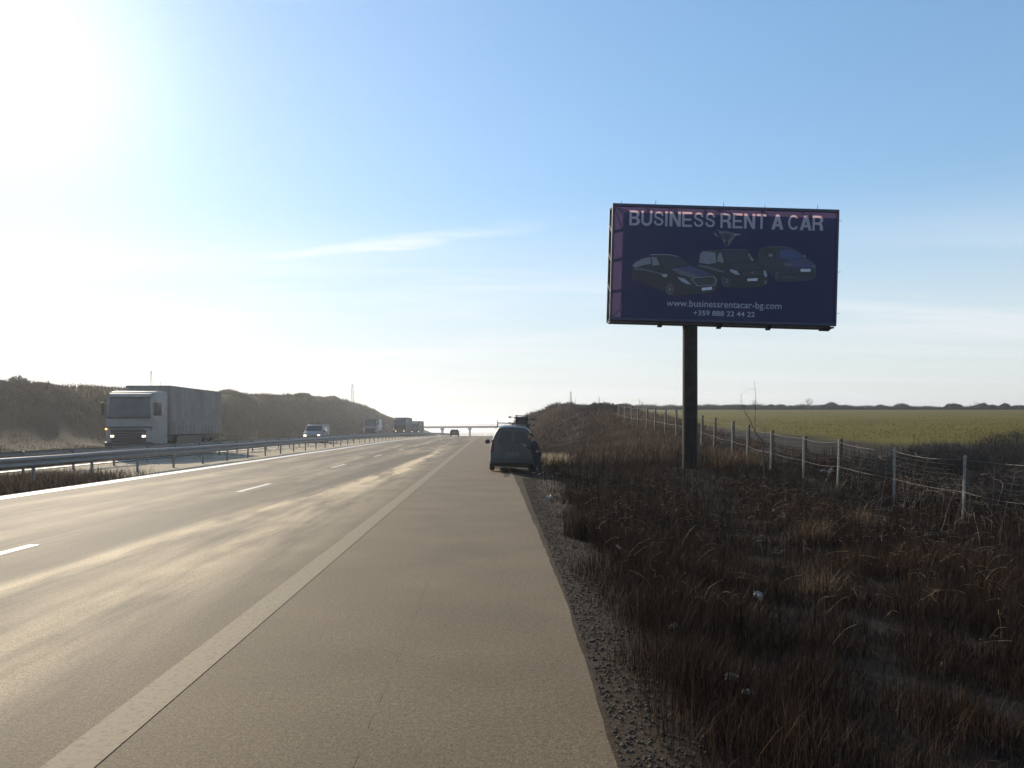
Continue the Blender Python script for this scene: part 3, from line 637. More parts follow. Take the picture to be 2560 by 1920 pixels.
# hedgerow mass and its bushes
n = 52000; x = 20 + rs.rand(n) * 190; y = 258 + rs.randn(n) * 2.0; e = (1.35 + .5 * (x < 110) + .35 * wav(x, y * 0, .35, 4) + .4 * wav(x, y * 0, 1.1, 8)).clip(.5, 3)
blades('hedgerow', np.stack([x, y, ground(x, y) - .1], 1), e * (.5 + .6 * rs.rand(n)), np.full(n, .07), rs.rand(n) * .5, blade_mat('hedge', (.024, .019, .015), (.07, .058, .045), .1), 6, label='dark leafless hedgerow along the far side of the field', cat='hedgerow')
hb = [(2086, 9, 3.2, 'twin domed bush in the hedgerow right of the lone tree'), (2222, 11, 2.9, 'broad low bush in the hedgerow above the leaning fence post'), (2375, 7, 2.8, 'dark square bush in the hedgerow near the right edge'),
      (2462, 8, 3.0, 'ragged bush in the hedgerow, second from the right edge'), (2535, 8, 2.9, 'bush in the hedgerow at the right edge of the view'), (1938, 8, 2.7, 'low bush in the hedgerow left of the lone tree'), (1985, 4, 2.3, 'small bush in the hedgerow touching the lone tree on its left'),
      (1835, 9, 2.6, 'bush in the hedgerow between the pole and the forked sapling'), (1785, 7, 2.4, 'bush in the hedgerow just right of the billboard pole'), (1560, 8, 2.8, 'dark bush at the left end of the hedgerow')]
for i, (px, w, h, lab) in enumerate(hb): bush(at_px(px, 260), 260, w * .9, h * .72, 30 + i, lab, n=5200, tw=.06, group='bushes in the far hedgerow', mat=M['bark'])
rb = [(1520, 96, 6, 1.1, 'wide dark bush on the right bank crest where the fence fades'), (1475, 108, 5, 1.1, 'dark bush on the right bank crest between mast and fence'), (1414, 125, 6, 1.3, 'rounded dark bush left of the ladder-like mast'), (1550, 86, 4, 1.2, 'low bush at the fence end on the right bank')]
for i, (px, Yd, w, h, lab) in enumerate(rb): bush(at_px(px, Yd), Yd, w, h, 50 + i, lab, n=5000, tw=.03, group='bushes on the right bank crest')
for i, (px, w, h, lab) in enumerate([(40, 4, .8, 'low bush on the left skyline at the picture edge'), (90, 3, 1.0, 'darker bush on the left skyline left of the lorry'), (170, 4, .6, 'flat bush on the left skyline nearest the lorry'), (620, 6, 1.2, 'bush on the left skyline between the two thorn trees'),
                                     (690, 5, 1.0, 'bush left of the larger thorn tree on the skyline'), (790, 7, 1.1, 'bush right of the larger thorn tree on the skyline'), (860, 7, .9, 'bush on the brow of the left bank beside the lattice mast')]):
    Yd = 40 * 1993 / (1223 - px); bush(-40.5, Yd, w, h, 60 + i, lab, n=3200, tw=.02 + .00016 * Yd, group='bushes on the left bank skyline')
for i, (x, y, w, h, lab) in enumerate([(19.0, 27.5, 6, 1.35, 'dark thicket behind the fence at the right edge'), (15.4, 30, 5, 1.1, 'low dark thicket behind the fence brambles'), (14.8, 21.0, 4.5, 1.15, 'dark tangled thicket at the right edge, in front of the others'), (24, 33, 7, 1.35, 'thicket farthest back beside the field at the right edge')]):
    bush(x, y, w, h, 80 + i, lab, n=7000, tw=.007, group='thickets beyond the fence', mat=M['bark'], dep=2.0)
# brambles on the fence
M['bramble'] = blade_mat('bramble', (.05, .03, .02), (.24, .165, .11), .05, .5, .5)
for i, (x, y, n, lab) in enumerate([(10.9, 23.2, 20, 'arching bramble canes on the fence left of the leaning post'), (10.9, 20.3, 30, 'dense pale bramble canes sprawling over the fence beside the leaning post'), (10.9, 17.4, 20, 'bramble canes on the fence at the right edge of the view'), (9.2, 15.4, 12, 'low bramble canes trailing in the verge below the leaning post')]):
    rd = random.Random(90 + i); segs = []; gz = float(ground(x, y))
    for _ in range(n):
        p = Vector((rd.gauss(0, .35), rd.gauss(0, 1.2), .05)); a = rd.uniform(0, 6.28); el = rd.uniform(1.0, 1.5); st = rd.uniform(.10, .16); r = rd.uniform(.003, .0065); nb_ = rd.randint(4, 9)
        for j in range(rd.randint(14, 24)):
            if j > nb_: el = rd.gauss(-.05, .35) if j < nb_ + 7 else rd.gauss(-.4, .4)
            q = p + Vector((math.cos(a) * math.cos(el), math.sin(a) * math.cos(el), math.sin(el))) * st; segs.append((*p, *q, r, r * .94)); r *= .95; p = q; a += rd.gauss(0, .28)
            if p.z < .02: break
    V, F = tubes(segs, 4); me = mesh_np('bramble', V, F); attr_f(me, 'tint', np.repeat(np.random.RandomState(i).rand(len(segs)), 8))
    o = link('bramble', me, None, M['bramble']); o.location = (x, y, gz); tag(o, lab, 'bramble', 'brambles along the fence')
# forked sapling
root = empty('sapling', (8.95, 26.0, float(ground(8.95, 26.0))), label='thin leafless forked sapling right of the billboard pole', cat='sapling')
def path(pts, r0, r1):
    s = []; n = len(pts) - 1
    for i in range(n): s.append((*pts[i], *pts[i + 1], r0 + (r1 - r0) * i / n, r0 + (r1 - r0) * (i + 1) / n))
    return s
V, F = tubes(path([(0.05, 0, -.1), (.04, 0, .25), (0, 0, .8), (-.02, 0, 1.35)], .03, .02), 6); link('trunk', mesh_np('trunk', V, F), root, M['bark'])
br = path([(-.02, 0, 1.35), (-.18, .05, 1.5), (-.32, .08, 1.78), (-.45, .1, 2.1), (-.57, .12, 2.25)], .018, .008)
br += path([(-.25, .06, 1.65), (-.27, .05, 1.95), (-.25, .02, 2.5), (-.27, 0, 2.9), (-.30, 0, 3.3)], .009, .004)
br += path([(-.57, .12, 2.25), (-.66, .1, 2.5), (-.74, .05, 2.9)], .007, .003)
br += path([(-.02, 0, 1.35), (.02, -.1, 1.6), (.0, -.12, 1.9)], .008, .003) + path([(-.18, .05, 1.5), (-.42, .1, 1.62), (-.6, .1, 1.8)], .006, .002)
rd = random.Random(5)
for _ in range(40):
    s = rd.choice(br[:12]); p = Vector(s[:3]).lerp(Vector(s[3:6]), rd.random()); d = Vector((rd.gauss(0, 1), rd.gauss(0, 1), rd.uniform(.2, 1.4))).normalized() * rd.uniform(.08, .3); br.append((*p, *(p + d), .003, .0015))
V, F = tubes(br, 4); link('crown', mesh_np('crown', V, F), root, M['twig'])

# ================================================================ small things in the verge
def stone(x, y, r, seed, label, mat='stone', name='stone', cat='stone', flat=.6):
    b = bmesh.new(); bmesh.ops.create_icosphere(b, subdivisions=3, radius=r); rr = random.Random(seed); ph = [rr.uniform(0, 6) for _ in range(6)]
    for v in b.verts:
        d = v.co.normalized(); k = 1 + .22 * math.sin(d.x * 4 + ph[0]) * math.sin(d.y * 5 + ph[1]) + .14 * math.sin(d.z * 7 + ph[2] + d.x * 6); v.co = Vector((v.co.x * k * 1.25, v.co.y * k, v.co.z * k * flat))
    mb = MB(); mb.add(b); o = mb.build(name, M[mat], None, False); o.location = (x, y, float(ground(x, y)) + r * .35 + .05); o.rotation_euler = (rr.uniform(-.4, .4), rr.uniform(-.4, .4), rr.uniform(0, 6)); tag(o, label, cat)
stone(1.62, 5.32, .045, 1, 'larger pale stone lying in the dark verge grass')
stone(1.64, 5.05, .03, 2, 'smaller pale stone just in front of the larger one')
stone(1.55, 6.7, .04, 3, 'tan stone farther up the verge than the pale pair')
def crumpled(x, y, s, seed, label, lift=.1):
    rr = random.Random(seed); b = bmesh.new(); bmesh.ops.create_grid(b, x_segments=7, y_segments=6, size=s)
    for v in b.verts: v.co = Vector((v.co.x + rr.gauss(0, s * .10), v.co.y * .6 + rr.gauss(0, s * .08), rr.gauss(0, s * .3) + abs(v.co.x) * .3))
    mb = MB(); mb.add(b); o = mb.build('plastic_scrap', M['litter'], None); o.location = (x, y, float(ground(x, y)) + lift); o.rotation_euler = (0, 0, rr.uniform(0, 3)); tag(o, label, 'litter', 'scraps of litter in the verge')
crumpled(12.3, 29.0, .22, 1, 'white plastic scrap behind the fence wires', .25)
crumpled(2.7, 8.0, .07, 2, 'small white scrap in the grass above the tan stone', .12)
crumpled(1.4, 18.8, .08, 3, 'white scrap on the gravel in front of the parked van', .06)

# ================================================================ billboard
BX, BY = 8.19, 28.0; gz = float(ground(7.15, BY))
broot = empty('billboard', (7.14, BY, gz), label='large dark blue car rental billboard on a single thick steel pole', cat='billboard')
def bl(x, y, z): return (x - 7.14, y - BY, z - gz)
M['pole_steel'] = pmat('pole_steel', (.007, .0065, .006), .7, var=.4, scale=5, dirt=(.020, .018, .015), dscale=3, bump=.3, spec=.25)
MB().cyl(bl(7.14, BY + .35, gz - .8), bl(7.14, BY + .35, 5.35), .265, .258, 28).build('pole', M['pole_steel'], broot, True)
# the sign box gets its own frame of reference: x 0..8 along the face, z 0..4.1, y depth
Wb, Hb, Tb = 7.98, 4.10, .64
sign = MB()
for z in (0, Hb - .10): sign.box(0, Wb, -.05, .04, z, z + .10, .01, 1); sign.box(0, Wb, Tb, Tb + .09, z, z + .10)
for x in (0, Wb - .07): sign.box(x, x + .07, -.048, .038, .1, Hb - .1); sign.box(x, x + .07, Tb, Tb + .09, .1, Hb - .1)
fr = sign.build('frame', M['frame_blue'], broot)
br_ = MB()
for x in (.05, 1.9, 3.6, 5.2, 6.6, Wb - .1):
    for z in (.05, Hb - .06): br_.cyl((x, .04, z), (x, Tb, z), .03, n=6)
for z in (1.0, 2.1, 3.12): br_.cyl((.04, .04, z), (.04, Tb, z + .36), .05, n=6)
br_.cyl((.04, .04, .1), (.04, Tb, .75), .02, n=6); br_.cyl((.04, .04, 3.95), (.04, Tb, 3.4), .02, n=6)
br_.cyl((.1, .06, 3.98), (.7, Tb, 3.98), .02, n=6); br_.cyl((3.7, .06, 3.98), (4.4, Tb, 3.98), .03, n=6); br_.cyl((2.2, .06, 3.98), (1.9, Tb, 3.98), .03, n=6)
for x in (1.2, 3.2, 5.2, 6.9): br_.box(x, x + .05, .06, .11, .1, Hb - .1)
for z in (.9, 2.0, 3.2): br_.box(.07, Wb - .07, .5, .55, z, z + .05)
br_.build('bracing', M['steel_dark'], fr)
MB().box(.02, Wb - .02, Tb + .095, Tb + .11, .02, Hb - .02).build('back_panel', M['steel_dark'], fr)
bot = MB(); bot.box(.03, Wb - .03, .06, Tb - .02, -.06, -.01)
for x in (1.75, 3.85, 5.6): bot.prism_x([(-.02, -.02), (.3, -.17), (.34, -.02)], x, x + .16)
bot.prism_x([(-.02, -.02), (.40, -.13), (.5, -.02)], 7.55, 7.9)
bot.build('bottom_tray', M['black_plastic'], fr)
hk = MB()
for x in (.3, 1.5, 3.9, 5.35, 7.2): hk.cyl((x, -.04, Hb), (x + random.uniform(-.02, .02), -.06, Hb + random.uniform(.07, .14)), .008, n=5)
for x in (.35, 3.4, 4.1, 7.3): hk.cyl((x, -.04, -.02), (x + random.uniform(-.04, .04), -.06, -.02 - random.uniform(.07, .14)), .008, n=5)
for z in (.35, 1.8, 3.6): hk.cyl((0, -.03, z), (-.1, -.05, z + .01), .007, n=5); hk.cyl((Wb, -.03, z + .1), (Wb + .11, -.05, z + .11), .007, n=5)
hk.build('tie_hooks', M['steel_dark'], fr)
def vinyl(name, col, tr):
    m, t, p = new_mat(name); L = t.links.new; p.inputs['Base Color'].default_value = (*col, 1); p.inputs['Roughness'].default_value = .5; p.inputs['Specular IOR Level'].default_value = .3
    tb = t.nodes.new('ShaderNodeBsdfTranslucent'); tb.inputs[0].default_value = (*[min(1, c * 1.0) for c in tr], 1); ms = t.nodes.new('ShaderNodeMixShader'); ms.inputs[0].default_value = .4
    L(p.outputs[0], ms.inputs[1]); L(tb.outputs[0], ms.inputs[2]); L(ms.outputs[0], t.nodes['Material Output'].inputs[0]); return m
M['vinyl_navy'] = vinyl('vinyl_navy', (.028, .036, .12), (.085, .055, .12))
M['vinyl_white'] = vinyl('vinyl_white', (.42, .44, .52), (.85, .5, .48))
def text_curve(body, size, width, offset=0.0, spacing=1.0):
    cu = bpy.data.curves.new('txt', 'FONT'); cu.body = body; cu.size = size; cu.align_x = 'CENTER'; cu.offset = offset; cu.resolution_u = 4; cu.space_character = spacing
    o = bpy.data.objects.new('txt', cu); COL.objects.link(o); bpy.context.view_layer.update()
    dg = bpy.context.evaluated_depsgraph_get(); me = bpy.data.meshes.new_from_object(o.evaluated_get(dg)); 
    xs = [v.co.x for v in me.vertices]; zs = [v.co.y for v in me.vertices]; k = width / (max(xs) - min(xs)); xm = (max(xs) + min(xs)) / 2
    return o, me, k, xm, min(zs), max(zs)
def face_xy(px, py):
    """crop pixel of the sign face -> metres on the face"""
    uu = (px - 140) / 1908.0; yt = 90 + 48 * uu; yb = 1084 + 28 * uu
    return uu * Wb, (1 - (py - yt) / (yb - yt)) * Hb
# headline: letters are cut out of the vinyl sheet and filled with white vinyl
ST = .155      # stem width of the bold grotesque capitals, cap height 1
def arc(cx, cy, rx, ry, a0, a1, n=10): return [(cx + rx * math.cos(R(a0 + (a1 - a0) * i / n)), cy + ry * math.sin(R(a0 + (a1 - a0) * i / n))) for i in range(n + 1)]
def stroke(pts, w):
    Lf, Rt = [], []
    for i, p in enumerate(pts):
        a = Vector(pts[max(0, i - 1)]); b = Vector(pts[min(len(pts) - 1, i + 1)]); d = (b - a).normalized(); nrm = Vector((-d.y, d.x)) * w / 2
        Lf.append(tuple(Vector(p) + nrm)); Rt.append(tuple(Vector(p) - nrm))
    return Lf + Rt[::-1]
h_ = .15
GL = {
 'I': (.20, [[(0, 0), (ST, 0), (ST, 1), (0, 1)]]),
 'E': (.66, [[(0, 0), (.66, 0), (.66, h_), (ST, h_), (ST, .42), (.61, .42), (.61, .42 + h_ - .01), (ST, .42 + h_ - .01), (ST, 1 - h_), (.65, 1 - h_), (.65, 1), (0, 1)]]),
 'T': (.66, [[(.33 - ST / 2, 0), (.33 + ST / 2, 0), (.33 + ST / 2, 1 - h_), (.66, 1 - h_), (.66, 1), (0, 1), (0, 1 - h_), (.33 - ST / 2, 1 - h_)]]),
 'N': (.74, [[(0, 0), (.19, 0), (.19, .66), (.54, 0), (.74, 0), (.74, 1), (.55, 1), (.55, .35), (.20, 1), (0, 1)]]),
 'A': (.80, [[(0, 0), (.215, 0), (.275, .20), (.525, .20), (.585, 0), (.80, 0), (.51, 1), (.29, 1)], [(.325, .36), (.475, .36), (.40, .67)]]),
 'U': (.72, [[(0, 1), (0, .36)] + arc(.36, .36, .36, .38, 180, 360)[1:] + [(.72, 1), (.72 - ST, 1), (.72 - ST, .36)] + arc(.36, .36, .36 - ST, .20, 0, -180)[1:] + [(ST, 1)]]),
 'C': (.71, [stroke(arc(.385, .50, .30, .425, 38, 322, 26), ST * .93)]),
 'S': (.68, [stroke([(.585, .68)] + arc(.34, .71, .235, .205, 12, 215, 14) + [(.22, .565), (.34, .51), (.47, .455)] + arc(.34, .295, .245, .205, 42, -190, 15) + [(.098, .345)], ST * .86)]),
 'B': (.70, [[(0, 0), (.42, 0)] + arc(.42, .285, .28, .285, -90, 70, 9)[1:] + [(.55, .53)] + arc(.40, .745, .26, .255, -40, 90, 8)[1:] + [(0, 1)],
             [(ST, h_), (.40, h_)] + arc(.40, .30, .10, .13, -90, 90, 7)[1:] + [(ST, .43)], [(ST, .59), (.38, .59)] + arc(.38, .715, .085, .125, -90, 90, 7)[1:] + [(ST, .84)]]),
 'R': (.72, [[(0, 0), (ST, 0), (ST, .39), (.36, .39)] + arc(.36, .27, .125, .12, 90, 0, 5)[1:] + [(.50, .05), (.52, 0), (.73, 0), (.70, .06), (.69, .30), (.64, .42), (.56, .48)] + arc(.42, .73, .28, .27, -50, 90, 9)[0:] + [(0, 1)],
             [(ST, .55), (.40, .55)] + arc(.40, .695, .10, .145, -90, 90, 7)[1:] + [(ST, .84)]])}
loops0 = []; penx = 0
for ch in 'BUSINESS RENT A CAR':
    if ch == ' ': penx += .24; continue
    w, lps = GL[ch]; loops0 += [[(penx + q[0], q[1]) for q in lp] for lp in lps]; penx += w + (.09 if ch != 'A' else .04)
xa, za = face_xy(285, 215); xb, zb_ = face_xy(1920, 250); kx = (xb - xa) / (penx - .09)
cz = (face_xy(1100, 165)[1] + face_xy(1100, 298)[1]) / 2
def hl(q): return (xa + q[0] * kx, cz + (q[1] - .5) * .525)
loops = [[hl(q) for q in lp] for lp in loops0]
def curve_fill(lps):
    cu = bpy.data.curves.new('sheet', 'CURVE'); cu.dimensions = '2D'; cu.fill_mode = 'BOTH'
    for pts in lps:
        s = cu.splines.new('POLY'); s.points.add(len(pts) - 1)
        for i, q in enumerate(pts): s.points[i].co = (q[0], q[1], 0, 1)
        s.use_cyclic_u = True
    co = bpy.data.objects.new('sheet', cu); COL.objects.link(co); bpy.context.view_layer.update()
    me = bpy.data.meshes.new_from_object(co.evaluated_get(bpy.context.evaluated_depsgraph_get())); me.materials.clear(); bpy.data.objects.remove(co)
    for v_ in me.vertices: v_.co = (v_.co.x, 0, v_.co.y)
    return me
sm = curve_fill([[(.065, .095), (Wb - .065, .095), (Wb - .065, Hb - .095), (.065, Hb - .095)]] + loops); sm.name = 'poster'
face = link('poster', sm, fr, M['vinyl_navy'])
tm = curve_fill(loops); tm.name = 'headline'; tl = link('headline', tm, face, M['vinyl_white'])
M['print_grey'] = pmat('print_grey', (.34, .36, .46), .5, var=.03)
def print_text(body, name, pl, pr, base_y, cap_h, off=0.0):
    o, me, k, xm, z0, z1 = text_curve(body, 1.0, 1.0, off); a = face_xy(*pl); b = face_xy(*pr); kx = (b[0] - a[0]) * k
    cx = (a[0] + b[0]) / 2; kz = cap_h / .70
    for v_ in me.vertices: v_.co = (cx + (v_.co.x - xm) * kx, -.004, face_xy(0 + 140 + cx / Wb * 1908, base_y)[1] + v_.co.y * kz)
    me.materials.clear(); link(name, me, face, M['print_grey']); me.name = name; bpy.data.objects.remove(o)
print_text('www.businessrentacar-bg.com', 'web_address', (618, 950), (1585, 950), 966, .235, .0)
print_text('+359 888 22 44 22', 'phone_number', (845, 1020), (1362, 1020), 1038, .175, .006)
# printed cars: flat shapes in several tones, each layer a few mm proud of the last
tones = {'k': (.008, .010, .020), 'd': (.017, .020, .042), 'm': (.08, .088, .12), 'g': (.15, .165, .20), 'l': (.27, .29, .34), 'b': (.03, .05, .15), 'w': (.50, .53, .60), 'n': (.035, .042, .12)}
art = {}
def P(tone, lay, pts): art.setdefault(tone, []).append((lay, pts))
def circ(cx, cy, rx, ry, n=20): return [(cx + rx * math.cos(6.2832 * i / n), cy + ry * math.sin(6.2832 * i / n)) for i in range(n)]
# right van
P('d', 1, [(1375, 500), (1400, 460), (1450, 445), (1560, 442), (1640, 450), (1700, 475), (1770, 530), (1850, 580), (1870, 620), (1868, 700), (1840, 730), (1700, 740), (1560, 745), (1500, 690), (1440, 640), (1375, 590)])
P('b', 2, [(1560, 480), (1640, 470), (1700, 490), (1760, 540), (1640, 560), (1550, 540)]); P('n', 2, [(1640, 565), (1765, 548), (1840, 590), (1850, 620), (1700, 625), (1600, 590)])
P('m', 3, [(1585, 585), (1650, 592), (1680, 610), (1640, 618), (1600, 608)]); P('m', 3, [(1830, 600), (1862, 600), (1862, 630), (1838, 620)]); P('g', 3, [(1460, 512), (1495, 508), (1502, 530), (1470, 535)]); P('g', 3, [(1758, 515), (1778, 520), (1776, 538), (1762, 534)])
P('w', 3, [(1738, 634), (1822, 634), (1820, 658), (1738, 658)]); P('k', 2, circ(1540, 690, 30, 52)); P('m', 3, circ(1540, 690, 16, 32)); P('k', 3, circ(1540, 690, 10, 24)); P('k', 2, [(1600, 670), (1860, 660), (1850, 690), (1640, 705)])
P('m', 3, [(1460, 450), (1560, 446), (1640, 453), (1638, 457), (1560, 450), (1462, 455)]); P('m', 3, [(1600, 700), (1690, 712), (1700, 690), (1690, 706), (1600, 694)])
P('k', 2, [(1400, 470), (1450, 458), (1530, 462), (1520, 540), (1400, 520)])
# middle van
P('k', 4, [(875, 590), (880, 520), (905, 485), (1050, 475), (1150, 468), (1280, 474), (1325, 520), (1380, 575), (1430, 620), (1460, 680), (1462, 750), (1440, 790), (1300, 800), (1150, 798), (1060, 740), (980, 690), (870, 640)])
P('g', 5, [(880, 590), (888, 520), (910, 492), (1015, 500), (1025, 590), (960, 600)]); P('d', 5, [(905, 490), (1030, 478), (1040, 500), (1015, 505)]); P('g', 5, [(1030, 575), (1042, 510), (1062, 500), (1085, 560), (1085, 590)]); P('g', 5, [(1290, 508), (1300, 506), (1342, 568), (1320, 572)])
P('d', 5, [(1085, 500), (1150, 482), (1280, 488), (1320, 570), (1110, 585)]); P('m', 6, [(1050, 478), (1150, 470), (1282, 476), (1282, 480), (1150, 475), (1050, 482)])
P('m', 5, [(870, 605), (960, 620), (1060, 650), (1100, 660), (1095, 672), (1040, 662), (960, 640), (870, 620)]); P('d', 5, [(1150, 600), (1330, 590), (1410, 625), (1400, 640), (1240, 645), (1160, 640)])
P('l', 6, [(1138, 640), (1200, 655), (1230, 690), (1190, 686), (1150, 665)]); P('l', 6, [(1425, 650), (1440, 648), (1458, 690), (1450, 710), (1428, 690)]); P('m', 6, [(1430, 740), (1456, 730), (1458, 762), (1436, 766)])
P('w', 6, [(1290, 720), (1378, 716), (1376, 738), (1292, 742)]); P('m', 5, circ(1112, 740, 32, 55)); P('k', 6, circ(1114, 742, 25, 46)); P('m', 7, circ(1116, 744, 13, 27)); P('k', 7, circ(1116, 700, 24, 20)); P('k', 6, [(1240, 665), (1415, 655), (1410, 700), (1250, 705)])
for i in range(3): P('m', 7, [(1250, 668 + 12 * i), (1412, 660 + 12 * i), (1412, 662 + 12 * i), (1250, 671 + 12 * i)])
P('m', 7, circ(1332, 668, 12, 12))
# left saloon
P('k', 8, [(310, 625), (325, 600), (370, 570), (440, 535), (520, 522), (640, 524), (710, 538), (790, 590), (880, 640), (980, 670), (1035, 710), (1045, 760), (1040, 820), (990, 850), (800, 865), (660, 880), (610, 850), (420, 780), (330, 740)])
P('g', 9, [(320, 618), (345, 590), (400, 562), (470, 545), (475, 605), (420, 612), (345, 640)]); P('g', 9, [(478, 545), (520, 545), (552, 612), (490, 618)]); P('d', 9, [(545, 540), (640, 535), (700, 550), (800, 610), (590, 632)]); P('k', 10, [(470, 545), (478, 545), (488, 615), (478, 612)])
P('l', 10, [(470, 524), (520, 521), (640, 523), (708, 538), (706, 542), (640, 528), (520, 526), (470, 530)]); P('n', 9, [(640, 645), (800, 618), (900, 648), (990, 690), (880, 712), (820, 720), (720, 690)]); P('m', 10, [(640, 645), (700, 640), (850, 690), (880, 712), (820, 720), (720, 690)])
P('m', 9, [(335, 640), (420, 645), (520, 670), (600, 690), (560, 690), (430, 660), (340, 655)]); P('l', 10, [(560, 688), (620, 690), (612, 712), (590, 718)]); P('l', 9, [(700, 712), (760, 725), (805, 760), (820, 775), (780, 770), (730, 745)])
P('g', 9, [(815, 730), (850, 715), (1010, 700), (1035, 735), (1020, 780), (870, 790)]); P('k', 10, [(828, 735), (855, 722), (1005, 708), (1025, 737), (1012, 773), (875, 782)])
for i in range(4): P('m', 11, [(838, 740 + 11 * i), (1015, 724 + 11 * i), (1015, 726 + 11 * i), (838, 742 + 11 * i)])
P('w', 11, [(908, 802), (995, 792), (996, 816), (912, 826)]); P('d', 9, circ(640, 815, 42, 58)); P('m', 10, circ(640, 818, 28, 42)); P('k', 11, circ(640, 818, 20, 33)); P('d', 9, circ(340, 715, 16, 38))
for i in range(5):
    a = i * 1.2566; P('g', 12, [(640 + 4 * math.cos(a + 1.57), 818 + 6 * math.sin(a + 1.57)), (640 + 26 * math.cos(a), 818 + 40 * math.sin(a)), (640 - 4 * math.cos(a + 1.57), 818 - 6 * math.sin(a + 1.57))])
P('l', 12, circ(640, 822, 6, 8))
# winged gem emblem
P('m', 13, [(985, 342), (1010, 320), (1035, 322), (1045, 345), (1060, 380), (1095, 445), (1110, 452), (1130, 440), (1175, 370), (1190, 352), (1222, 356), (1224, 346), (1180, 340), (1140, 330), (1100, 318), (1060, 322), (1040, 310), (1015, 312)])
P('d', 14, [(1045, 345), (1110, 340), (1160, 348), (1140, 385), (1108, 400), (1070, 385)]); P('k', 15, [(1098, 400), (1118, 400), (1122, 430), (1106, 448), (1094, 430)]); P('g', 14, [(990, 340), (1012, 336), (1040, 372), (1020, 368)]); P('l', 14, [(1172, 350), (1190, 344), (1224, 346), (1222, 354), (1192, 352), (1178, 362)]); P('g', 14, [(1104, 350), (1109, 350), (1112, 385), (1102, 385)])
names = {'k': 'black', 'd': 'dark', 'm': 'slate', 'g': 'grey', 'l': 'silver', 'b': 'blue', 'w': 'pale', 'n': 'navy'}
ac = bmesh.new()
arts = {}
for grp, lo, hi in (('printed_van', 1, 3), ('printed_van', 4, 7), ('printed_saloon', 8, 12), ('printed_emblem', 13, 15)):
    mb = MB(); slots = []; 
    for tone, L_ in art.items():
        use = [q for q in L_ if lo <= q[0] <= hi]
        if not use: continue
        slots.append(tone)
        for lay, pts in use:
            vs = [mb.bm.verts.new((*face_xy(*q)[:1], -.003 - .0011 * lay, face_xy(*q)[1])) for q in pts]; fc = mb.bm.faces.new(vs); fc.material_index = len(slots) - 1
    bmesh.ops.triangulate(mb.bm, faces=mb.bm.faces[:])
    mats = []
    for s in slots:
        if 'ink_' + s not in M: M['ink_' + s] = pmat('ink_' + names[s], tones[s], .5, var=.08, scale=5)
        mats.append(M['ink_' + s])
    mb.build(grp, mats, face)
ac.free()
# hang the box: left end at px 1522, slightly further at the right, rolled as in the photo
fr.location = bl(4.22, BY, 5.40); fr.rotation_euler = (0, R(1.55), R(.4))

# ================================================================ wheels and lamps
def wheel(parent, x, y, r, w, z=None):
    t = MB(); c = Vector((x, y, r if z is None else z)); b = bmesh.new()
    bmesh.ops.create_cone(b, cap_ends=True, segments=24, radius1=r, radius2=r, depth=w); bmesh.ops.bevel(b, geom=[e for e in b.edges if not e.is_boundary and e.calc_face_angle(0) > 1], offset=r * .12, segments=2, affect='EDGES')
    t.add(b, Matrix.Translation(c) @ Matrix.Rotation(R(90), 4, 'Y')); wo = t.build('wheel', M['rubber'], parent, True)
    rm = MB(); s = 1 if x > 0 else -1; rm.cyl(c + Vector((s * (w / 2 - .03), 0, 0)), c + Vector((s * (w / 2 + .004), 0, 0)), r * .62, r * .55, 18); rm.build('rim', M['rim'], wo, True); return wo

# ================================================================ parked van (seen from behind)
van = empty('parked_van', (.82, 29.0, -.01), label='dusty light panel van parked on the hard shoulder with a loaded roof rack', cat='van')
prof_w = [(.28, .78), (.34, .81), (.60, .835), (.80, .83), (.97, .81), (1.14, .765), (1.32, .71), (1.50, .635), (1.60, .575), (1.66, .48), (1.69, .30), (1.70, 0.0)]
wz = lambda z: float(np.interp(z, [a for a, b in prof_w], [b for a, b in prof_w]))
stn = [(.0, .955, 1.64, .36), (.05, .985, 1.675, .30), (.14, 1.0, 1.70, .28), (.6, 1.0, 1.715, .26), (1.6, 1.0, 1.72, .26), (2.5, .995, 1.69, .26), (2.75, .99, 1.60, .26), (3.2, .98, 1.20, .26), (3.35, .975, 1.08, .26), (3.9, .93, .96, .26), (4.1, .86, .80, .30), (4.16, .80, .60, .36)]
V = []; 
for (yy, sc, H, lo) in stn:
    ring = []
    for (z, w) in prof_w:
        zz = lo + (z - .28) / (1.70 - .28) * (H - lo) if H > 1.55 else max(lo, min(z, H))
        ww = (w if H > 1.55 else (wz(zz) if z < H else w * (1.0 if w > .6 else w / .6) * .96)); ring.append((zz, ww * sc))
    V += [(-w, yy, z) for z, w in ring] + [(w, yy, z) for z, w in ring[::-1][1:]]
k = len(prof_w) * 2 - 1; idx = np.arange(len(stn) * k).reshape(len(stn), k)
F = [np.stack([idx[:-1, :-1].ravel(), idx[:-1, 1:].ravel(), idx[1:, 1:].ravel(), idx[1:, :-1].ravel()], 1), np.stack([idx[:-1, -1], idx[:-1, 0], idx[1:, 0], idx[1:, -1]], 1)]
me = mesh_np('body', np.array(V), F, True); bm = bmesh.new(); bm.from_mesh(me)
bm.verts.ensure_lookup_table(); bm.faces.new([bm.verts[i] for i in idx[0]]); bm.faces.new([bm.verts[i] for i in idx[-1][::-1]]); bmesh.ops.recalc_face_normals(bm, faces=bm.faces[:]); bm.to_mesh(me); bm.free()
me.set_sharp_from_angle(angle=R(35)); vb = link('body', me, van, [M['silver_paint'], M['rear_shade']])
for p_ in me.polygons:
    if p_.normal.y < -.6: p_.material_index = 1  # rear-facing body faces take the colour darkened for shade
